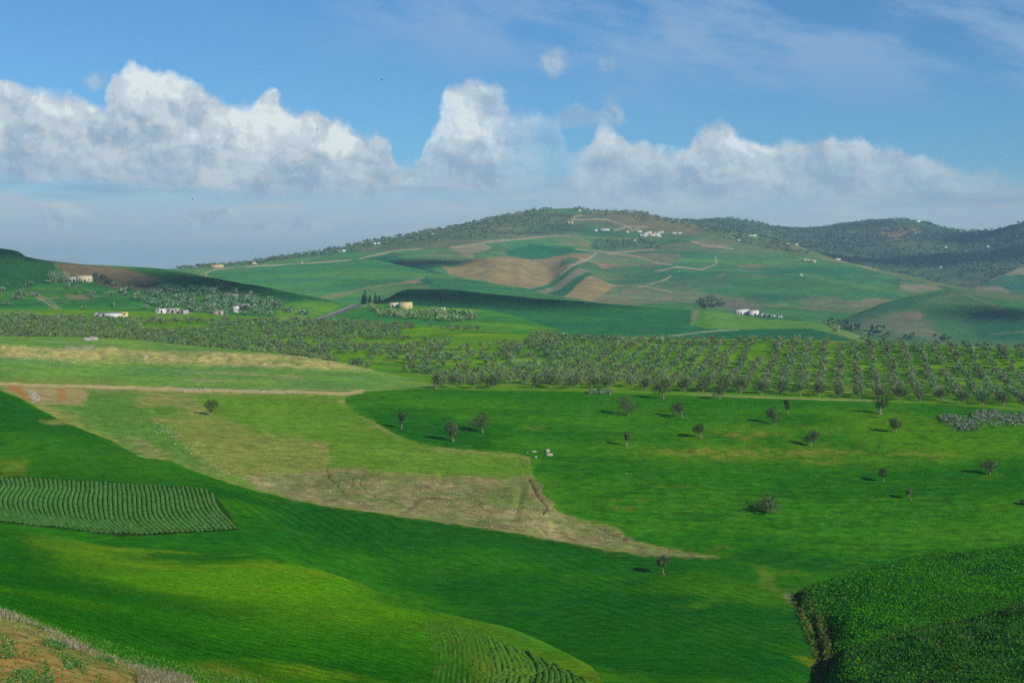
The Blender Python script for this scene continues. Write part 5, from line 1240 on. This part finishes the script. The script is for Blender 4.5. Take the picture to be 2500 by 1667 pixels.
# ---- birds
for i, (u, v, y, lab) in enumerate([(638,171,230,'dark bird above the left cloud bank'), (932,196,240,'dark bird in open blue left of the middle cloud'), (775,318,260,'dark bird in front of the left cloud bank'), (380,151,280,'dark bird just over the highest left cloud'),
          (470,488,250,'dark bird low under the left clouds'), (1204,343,260,'dark bird in front of the middle cloud'), (1418,124,260,'dark bird high in the open blue'), (932,18,240,'dark bird close to the upper border')]):
    t = thing('bird', lab, 'bird', ((u - U0) / F * y, y, CZ + (V0 - v) / F * y), i * 1.3)
    b = MB(); b.tube([(0, -.13, 0), (0, -.08, .01), (0, 0, .012), (0, .09, .01), (0, .17, 0)], [.008, .03, .038, .028, .006], 8); b.build('body', M_bird, t, True)
    for s1 in (-1, 1):
        w_ = MB(); a = 0.05 + .08 * (i % 3)
        v8 = [(s1 * .02, .07, .02), (s1 * .02, -.05, .02), (s1 * .16, -.05, .02 + a), (s1 * .16, .07, .02 + a), (s1 * .33, -.03, .0 + a * 1.1), (s1 * .30, .02, .0 + a * 1.2)]
        w_.add(v8 + [(x, y_, z_ - .012) for x, y_, z_ in v8], [(0, 1, 2, 3), (3, 2, 4, 5), (6, 9, 8, 7), (9, 11, 10, 8), (1, 7, 8, 2), (2, 8, 10, 4), (0, 3, 9, 6), (3, 5, 11, 9)]); w_.build('wing', M_bird, t)
# ================================================================== SKY, SUN, AIR, CAMERA
SUN_EL = math.radians(26.0)
SUN_AZ = math.atan2(0.66, -0.75)      # clockwise from +Y: right and slightly behind the viewer
sun_dir = Vector((math.sin(SUN_AZ) * math.cos(SUN_EL), math.cos(SUN_AZ) * math.cos(SUN_EL), math.sin(SUN_EL)))

def build_world():
    w = bpy.data.worlds.new("World"); scene.world = w; w.use_nodes = True
    nt = w.node_tree; nt.nodes.clear(); L = nt.links.new
    def V(x):
        return x
    def put(sock, x):
        if isinstance(x, (int, float)): sock.default_value = x
        elif isinstance(x, (tuple, list)): sock.default_value = tuple(x)
        else: L(x, sock)
    def M(op, a, b=None, c=None, clamp=False):
        n = nt.nodes.new('ShaderNodeMath'); n.operation = op; n.use_clamp = clamp
        put(n.inputs[0], a)
        if b is not None: put(n.inputs[1], b)
        if c is not None: put(n.inputs[2], c)
        return n.outputs[0]
    def SS(a, b, x):      # smoothstep, works for a > b as well
        n = nt.nodes.new('ShaderNodeMapRange'); n.interpolation_type = 'SMOOTHSTEP'
        put(n.inputs['Value'], x)
        if a < b:
            n.inputs['From Min'].default_value = a; n.inputs['From Max'].default_value = b
            return n.outputs['Result']
        n.inputs['From Min'].default_value = b; n.inputs['From Max'].default_value = a
        return M('SUBTRACT', 1.0, n.outputs['Result'])
    def XYZ(x, y, z):
        if z:
            x = M('ADD', x, z * 1.7); y = M('ADD', y, z * 2.3)
        n = nt.nodes.new('ShaderNodeCombineXYZ'); put(n.inputs[0], x); put(n.inputs[1], y); put(n.inputs[2], z); return n.outputs[0]
    def NOISE(vec, scale, detail=4, rough=0.55, dist=0.0):
        n = nt.nodes.new('ShaderNodeTexNoise'); n.noise_dimensions = '2D'; L(vec, n.inputs['Vector'])
        n.inputs['Scale'].default_value = scale; n.inputs['Detail'].default_value = detail
        n.inputs['Roughness'].default_value = rough; n.inputs['Distortion'].default_value = dist
        return n.outputs['Fac']
    def VOR(vec, scale, detail=3, rough=0.5, smooth=0.35):
        n = nt.nodes.new('ShaderNodeTexVoronoi'); n.feature = 'SMOOTH_F1'; n.voronoi_dimensions = '2D'; L(vec, n.inputs['Vector'])
        n.inputs['Scale'].default_value = scale; n.inputs['Detail'].default_value = detail
        n.inputs['Roughness'].default_value = rough; n.inputs['Smoothness'].default_value = smooth
        n.normalize = True
        return n.outputs['Distance']
    def CURVE(x, pts, x0, x1, y0, y1):
        n = nt.nodes.new('ShaderNodeFloatCurve'); cv = n.mapping.curves[0]
        P = [((a - x0) / (x1 - x0), (b - y0) / (y1 - y0)) for a, b in pts]
        while len(cv.points) < len(P): cv.points.new(0.5, 0.5)
        for p, (a, b) in zip(cv.points, P):
            p.location = (a, b); p.handle_type = 'AUTO_CLAMPED'
        n.mapping.update()
        t = M('DIVIDE', M('SUBTRACT', x, x0), x1 - x0, clamp=True)
        L(t, n.inputs['Value'])
        return M('MULTIPLY_ADD', n.outputs[0], y1 - y0, y0)
    def MIXC(f, a, b):
        n = nt.nodes.new('ShaderNodeMix'); n.data_type = 'RGBA'; n.clamp_factor = True
        put(n.inputs['Factor'], f)
        for s_, x in ((n.inputs[6], a), (n.inputs[7], b)):
            if isinstance(x, (tuple, list)): s_.default_value = (*x, 1.0)
            else: L(x, s_)
        return n.outputs[2]
    lin = lambda r, g, b: tuple(float(((c / 255 + 0.055) / 1.055) ** 2.4) for c in (r, g, b))
    tc = nt.nodes.new('ShaderNodeTexCoord')
    sp = nt.nodes.new('ShaderNodeSeparateXYZ'); L(tc.outputs['Generated'], sp.inputs[0])
    dx, dy, dz = sp.outputs
    dyc = M('MAXIMUM', dy, 0.08)
    U = M('MULTIPLY', M('DIVIDE', dx, dyc), F / 1000.0)           # bearing, right positive
    W = M('MULTIPLY', M('DIVIDE', dz, dyc), F / 1000.0)           # height over the horizon
    frontal = SS(0.15, 0.5, dy)
    P = XYZ(U, W, 0.0)
    # ---- clear sky
    sky = nt.nodes.new('ShaderNodeTexSky'); sky.sky_type = 'NISHITA'; sky.sun_disc = False
    sky.sun_elevation = SUN_EL; sky.sun_rotation = SUN_ROT
    sky.altitude = 400; sky.air_density = 1.0; sky.dust_density = 0.15; sky.ozone_density = 1.5
    bg = nt.nodes.new('ShaderNodeBackground'); bg.inputs['Strength'].default_value = SKY_K
    tint = nt.nodes.new('ShaderNodeVectorMath'); tint.operation = 'MULTIPLY'; tint.inputs[1].default_value = (0.40, 0.76, 1.12)
    L(sky.outputs[0], tint.inputs[0]); L(tint.outputs[0], bg.inputs['Color'])
    # ---- cumulus bank: profile of its top and of its base over the bearing
    o = 1.063
    top = [(-200,205),(0,190),(60,200),(130,222),(190,236),(235,238),(258,190),(320,152),(372,168),(430,196),(490,232),(560,250),(585,232),(612,218),(640,230),(665,258),(720,262),(760,286),(800,292),(840,305),(880,306),(897,340),(915,380),(950,395),
           (965,330),(985,296),(1005,262),(1022,232),(1050,212),(1090,202),(1135,212),(1160,240),(1190,264),(1225,264),(1250,272),(1275,292),(1300,335),(1330,352),(1362,312),(1392,294),(1420,308),(1445,345),(1500,345),(1570,332),(1590,306),(1640,296),(1700,314),(1780,332),(1870,334),(1905,316),(1965,320),(2010,340),(2080,352),(2140,368),(2200,388),(2260,392),(2352,430),(2500,430)]
    top = [(a * o, b * o) for a, b in top]
    tp = [((a - U0) / 1000, (V0 - b) / 1000) for a, b in top]
    # billows: warp the bearings before reading the outline
    w1 = NOISE(P, 8.0, 8, 0.62); w2 = NOISE(XYZ(U, W, 3.7), 8.0, 8, 0.62)
    Uw = M('MULTIPLY_ADD', M('SUBTRACT', w1, 0.5), 0.075, U)
    Ww = M('MULTIPLY_ADD', M('SUBTRACT', w2, 0.5), 0.075, W)
    v1 = VOR(XYZ(Uw, M('MULTIPLY', Ww, 1.1), 0.0), 11.0, 2, 0.5, 0.6)
    Tc = CURVE(Uw, tp, -1.5, 1.4, 0.0, 0.6)
    edge = M('SUBTRACT', Tc, Ww)                                     # >0 inside
    edge_b = M('ADD', edge, M('MULTIPLY', M('SUBTRACT', 0.42, v1), 0.070))
    base = CURVE(U, [((a * o - U0) / 1000, (V0 - b * o) / 1000) for a, b in
                 [(-200,420),(0,415),(200,428),(400,438),(600,452),(740,452),(900,448),(980,440),(1140,448),(1200,458),(1280,456),(1500,464),(1800,462),(2000,458),(2200,466),(2352,470),(2500,470)]], -1.5, 1.4, 0.0, 0.6)
    nb = NOISE(XYZ(M('MULTIPLY', U, 0.35), M('MULTIPLY', W, 2.0), 8.0), 12.0, 4, 0.6)
    bmask = SS(-0.018, 0.03, M('ADD', M('SUBTRACT', W, base), M('MULTIPLY', M('SUBTRACT', nb, 0.5), 0.07)))
    soft = NOISE(XYZ(U, W, 11.0), 3.2, 2, 0.5)
    mask = M('MULTIPLY', SS(-0.010, 0.024, edge_b), bmask)
    # right hand bank is thinner and hazier
    thin = CURVE(U, [(-1.5, 1.0), (-0.30, 1.0), (-0.24, 0.80), (-0.19, 0.75), (-0.12, 0.95), (-0.06, 0.85), (-0.01, 0.62), (0.06, 0.50), (0.115, 0.28), (0.145, 0.40), (0.2, 0.88), (0.8, 0.9), (1.05, 0.66), (1.3, 0.35)], -1.5, 1.4, 0.0, 1.0)
    gaps = SS(0.30, 0.52, M('ADD', NOISE(XYZ(U, M('MULTIPLY', W, 1.3), 21.0), 6.0, 5, 0.6), M('MULTIPLY', thin, 0.12)))
    mask = M('MULTIPLY', M('MULTIPLY', mask, thin), M('MULTIPLY_ADD', gaps, 0.35, 0.65))
    # ---- light on the billows: they are lit from the right and above
    def relief(u, w):
        p = XYZ(u, M('MULTIPLY', w, 1.1), 0.0)
        return M('ADD', M('ADD', M('MULTIPLY', VOR(p, 11.0, 2, 0.5, 0.6), -0.45), M('MULTIPLY', VOR(p, 4.5, 1, 0.5, 0.8), -0.45)), M('MULTIPLY', NOISE(p, 5.0, 7, 0.62), 1.5))
    e = 0.02
    g = M('SUBTRACT', relief(Uw, Ww), relief(M('ADD', Uw, e * 0.75), M('ADD', Ww, e * 0.66)))
    lit = SS(-0.16, 0.20, g)
    rim = SS(0.16, 0.0, edge_b)                                      # near the top
    low = SS(0.02, 0.16, M('SUBTRACT', W, base))                      # away from the base
    big = SS(0.36, 0.64, NOISE(XYZ(U, M('MULTIPLY', W, 1.4), 31.0), 6.5, 5, 0.55))
    bright = M('ADD', M('MULTIPLY', lit, 0.46), M('ADD', M('MULTIPLY', rim, 0.16), M('MULTIPLY', big, 0.46)))
    bright = M('MULTIPLY', bright, M('MULTIPLY_ADD', low, 0.5, 0.5))
    dim = CURVE(U, [(-1.5, 0.86), (-1.0, 0.92), (-0.6, 1.0), (-0.3, 1.0), (-0.1, 1.0), (0.1, 0.72), (0.25, 0.86), (0.5, 0.92), (0.8, 0.72), (1.3, 0.55)], -1.5, 1.4, 0.0, 1.0)
    bright = M('MULTIPLY', M('MULTIPLY', bright, dim), 1.22)
    c = MIXC(SS(0.0, 0.30, bright), lin(152, 180, 202), lin(178, 196, 211))
    c = MIXC(SS(0.25, 0.55, bright), c, lin(200, 213, 222))
    c = MIXC(SS(0.56, 1.0, bright), c, lin(230, 240, 241))
    # ---- thin strata low over the horizon, small tufts, high veil
    st = NOISE(XYZ(M('MULTIPLY', U, 0.55), M('MULTIPLY', W, 4.0), 41.0), 4.5, 5, 0.55)
    stm = M('MULTIPLY', SS(0.48, 0.60, st), M('MULTIPLY', SS(0.0, 0.04, W), SS(0.23, 0.16, W)))
    deck = M('MULTIPLY', SS(0.038, 0.0, M('ABSOLUTE', M('SUBTRACT', W, CURVE(U, [(-1.5, 0.20), (-1.0, 0.185), (-0.4, 0.190), (0.0, 0.195), (1.4, 0.165)], -1.5, 1.4, 0.0, 0.4)))), SS(0.36, 0.58, NOISE(XYZ(M('MULTIPLY', U, 0.4), M('MULTIPLY', W, 3.0), 51.0), 6.0, 4, 0.6)))
    def tuft(cx, cy, rx, ry, k):
        a = M('DIVIDE', M('SUBTRACT', Uw, (cx * o - U0) / 1000), rx); b = M('DIVIDE', M('SUBTRACT', Ww, (V0 - cy * o) / 1000), ry)
        r = M('SQRT', M('ADD', M('MULTIPLY', a, a), M('MULTIPLY', b, b)))
        return M('MULTIPLY', SS(1.15, 0.25, M('ADD', r, M('MULTIPLY', M('SUBTRACT', v1, 0.4), 0.9))), k)
    tf = 0.0
    for a in ((150,488,0.075,0.034,0.6),(315,512,0.03,0.016,0.4),(465,497,0.055,0.028,0.85),(522,492,0.022,0.012,0.8),(600,515,0.09,0.014,0.6),(720,522,0.10,0.012,0.55),(1270,140,0.036,0.042,0.6),(225,192,0.035,0.022,0.5),(1412,255,0.035,0.034,0.5),(1340,275,0.09,0.026,0.45),(1390,150,0.04,0.025,0.25),(1100,425,0.06,0.014,0.55)):
        t = tuft(*a); tf = t if tf == 0.0 else M('MAXIMUM', tf, t)
    vl = NOISE(XYZ(M('MULTIPLY', U, 0.7), M('MULTIPLY', M('MULTIPLY_ADD', U, 0.22, W), 2.2), 61.0), 2.6, 6, 0.6)
    hi = M('MULTIPLY', SS(0.38, 0.64, vl), M('MULTIPLY', SS(0.36, 0.62, M('ADD', W, M('MULTIPLY', M('MINIMUM', U, 0.4), 0.14))), SS(-0.95, 0.05, U)))
    hi = M('MULTIPLY', hi, 0.75)
    # ---- put together
    def BG(col, k=1.0):
        n = nt.nodes.new('ShaderNodeBackground'); n.inputs['Strength'].default_value = k
        if isinstance(col, tuple): n.inputs['Color'].default_value = (*col, 1)
        else: L(col, n.inputs['Color'])
        return n.outputs[0]
    def MIXS(f, a, b):
        n = nt.nodes.new('ShaderNodeMixShader'); L(f, n.inputs[0]); L(a, n.inputs[1]); L(b, n.inputs[2]); return n.outputs[0]
    sh = bg.outputs[0]
    # pale blue air towards the horizon
    sh = MIXS(M('MULTIPLY', M('MULTIPLY', SS(0.26, 0.10, W), 0.92), frontal), sh, BG(lin(176, 194, 208), CLOUD_K))
    sh = MIXS(M('MULTIPLY', hi, frontal), sh, BG(lin(146, 178, 214), CLOUD_K))
    sh = MIXS(M('MULTIPLY', M('MULTIPLY', stm, 0.75), frontal), sh, BG(lin(186, 200, 210), CLOUD_K))
    sh = MIXS(M('MULTIPLY', M('MULTIPLY', deck, 0.5), frontal), sh, BG(lin(128, 162, 192), CLOUD_K))
    sh = MIXS(M('MULTIPLY', tf, frontal), sh, BG(MIXC(lit, lin(160, 180, 200), lin(204, 214, 218)), CLOUD_K))
    sh = MIXS(M('MULTIPLY', mask, frontal), sh, BG(c, CLOUD_K))
    out = nt.nodes.new('ShaderNodeOutputWorld'); L(sh, out.inputs['Surface'])

SUN_ROT = SUN_AZ
SKY_K = 0.088
CLOUD_K = 1.0
build_world()

sl = bpy.data.lights.new('sun', 'SUN'); sl.energy = 4.0; sl.angle = math.radians(0.6); sl.color = (1.0, 0.93, 0.82)
so = bpy.data.objects.new('sun', sl); COL.objects.link(so)
so.rotation_euler = sun_dir.to_track_quat('Z', 'Y').to_euler(); so.location = (300, -150, 400)

# ---- added clouds, out of view toward the sun, placed to shade the hills
M_cloud = plain_mat('cloud_white', (.8, .8, .8), .05, .01, 1.0, 0)
def shade_cloud(x, y, z, rx, ry, seed, label):
    import bmesh
    bm = bmesh.new(); bmesh.ops.create_icosphere(bm, subdivisions=5, radius=1.0)
    co = np.array([v.co[:] for v in bm.verts]); f = [[v.index for v in fc.verts] for fc in bm.faces]; bm.free()
    d = 1 + 0.55 * fbm(co[:, 0] * 1.6 + seed * 3.1, co[:, 1] * 1.6 + co[:, 2], 4, seed) + 0.2 * fbm(co[:, 0] * 5, co[:, 1] * 5 + co[:, 2] * 4, 3, seed + 1)
    co = co * d[:, None]; co[:, 2] = np.where(co[:, 2] < 0, co[:, 2] * .25, co[:, 2])
    t = 2400.0 / sun_dir.z
    co = co * np.array([rx, ry, 0.3 * min(rx, ry)])
    o = link('cloud', tri_mesh('cloud', co, f, M_cloud), None, (x + sun_dir.x * t, y + sun_dir.y * t, z + sun_dir.z * t))
    o.data.polygons.foreach_set('use_smooth', np.ones(len(f), dtype=bool))
    tag(o, label, None, None, 'stuff')
for i, (u_, y_, z_, rx, ry) in enumerate([(585, 1225, -5, 95, 85), (10, 1500, 15, 100, 150), (1220, 1235, -25, 135, 85), (2130, 3420, -20, 330, 170), (2420, 3950, 60, 170, 150), (2440, 1400, -50, 55, 55), (985, 2200, 0, 100, 110)]):
    shade_cloud((u_ - U0) / F * y_, y_, CZ + z_, rx, ry, 60 + i, 'unseen cloud added right of the view to shade the hills')

# ---- hazy air
HZ = 14500.0
hm, hnt, hout = new_mat('hazy_air')
pv = hnt.nodes.new('ShaderNodeVolumePrincipled')
pv.inputs['Color'].default_value = (0.52, 0.73, 0.93, 1); pv.inputs['Density'].default_value = 1.0e-4
pv.inputs['Anisotropy'].default_value = 0.0
hnt.links.new(pv.outputs[0], hout.inputs['Volume'])
hb = MB(); hb.box(-HZ, HZ, -HZ, HZ, CZ - 145, CZ + 185)
hz = hb.build('haze', hm); tag(hz, 'thin blue haze filling the valley', None, None, 'stuff')

# ---- camera: level, the horizon lifted with the lens shift
cd = bpy.data.cameras.new('camera'); cam = bpy.data.objects.new('camera', cd); COL.objects.link(cam)
cam.location = (0, 0, CZ); cam.rotation_euler = (math.radians(90), 0, 0)
cd.sensor_width = 36.0; cd.lens = F / 2500.0 * 36.0; cd.shift_y = -(833.5 - V0) / 2500.0
cd.clip_start = 0.5; cd.clip_end = 60000
scene.camera = cam
vs = scene.view_settings
scene.display_settings.display_device = 'sRGB'
vs.view_transform = 'Standard'; vs.look = 'None'; vs.exposure = 0.0; vs.gamma = 1.0; vs.use_curve_mapping = False
cy = scene.cycles
cy.max_bounces = 5; cy.diffuse_bounces = 2; cy.glossy_bounces = 1; cy.transmission_bounces = 3; cy.volume_bounces = 1; cy.transparent_max_bounces = 8
w_ = scene.world.cycles; w_.sampling_method = 'MANUAL'; w_.sample_map_resolution = 256
cy.use_denoising = False; cy.use_adaptive_sampling = False
try: cy.denoiser = 'OPENIMAGEDENOISE'; cy.denoising_prefilter = 'ACCURATE'; cy.denoising_input_passes = 'RGB_ALBEDO_NORMAL'
except Exception: pass
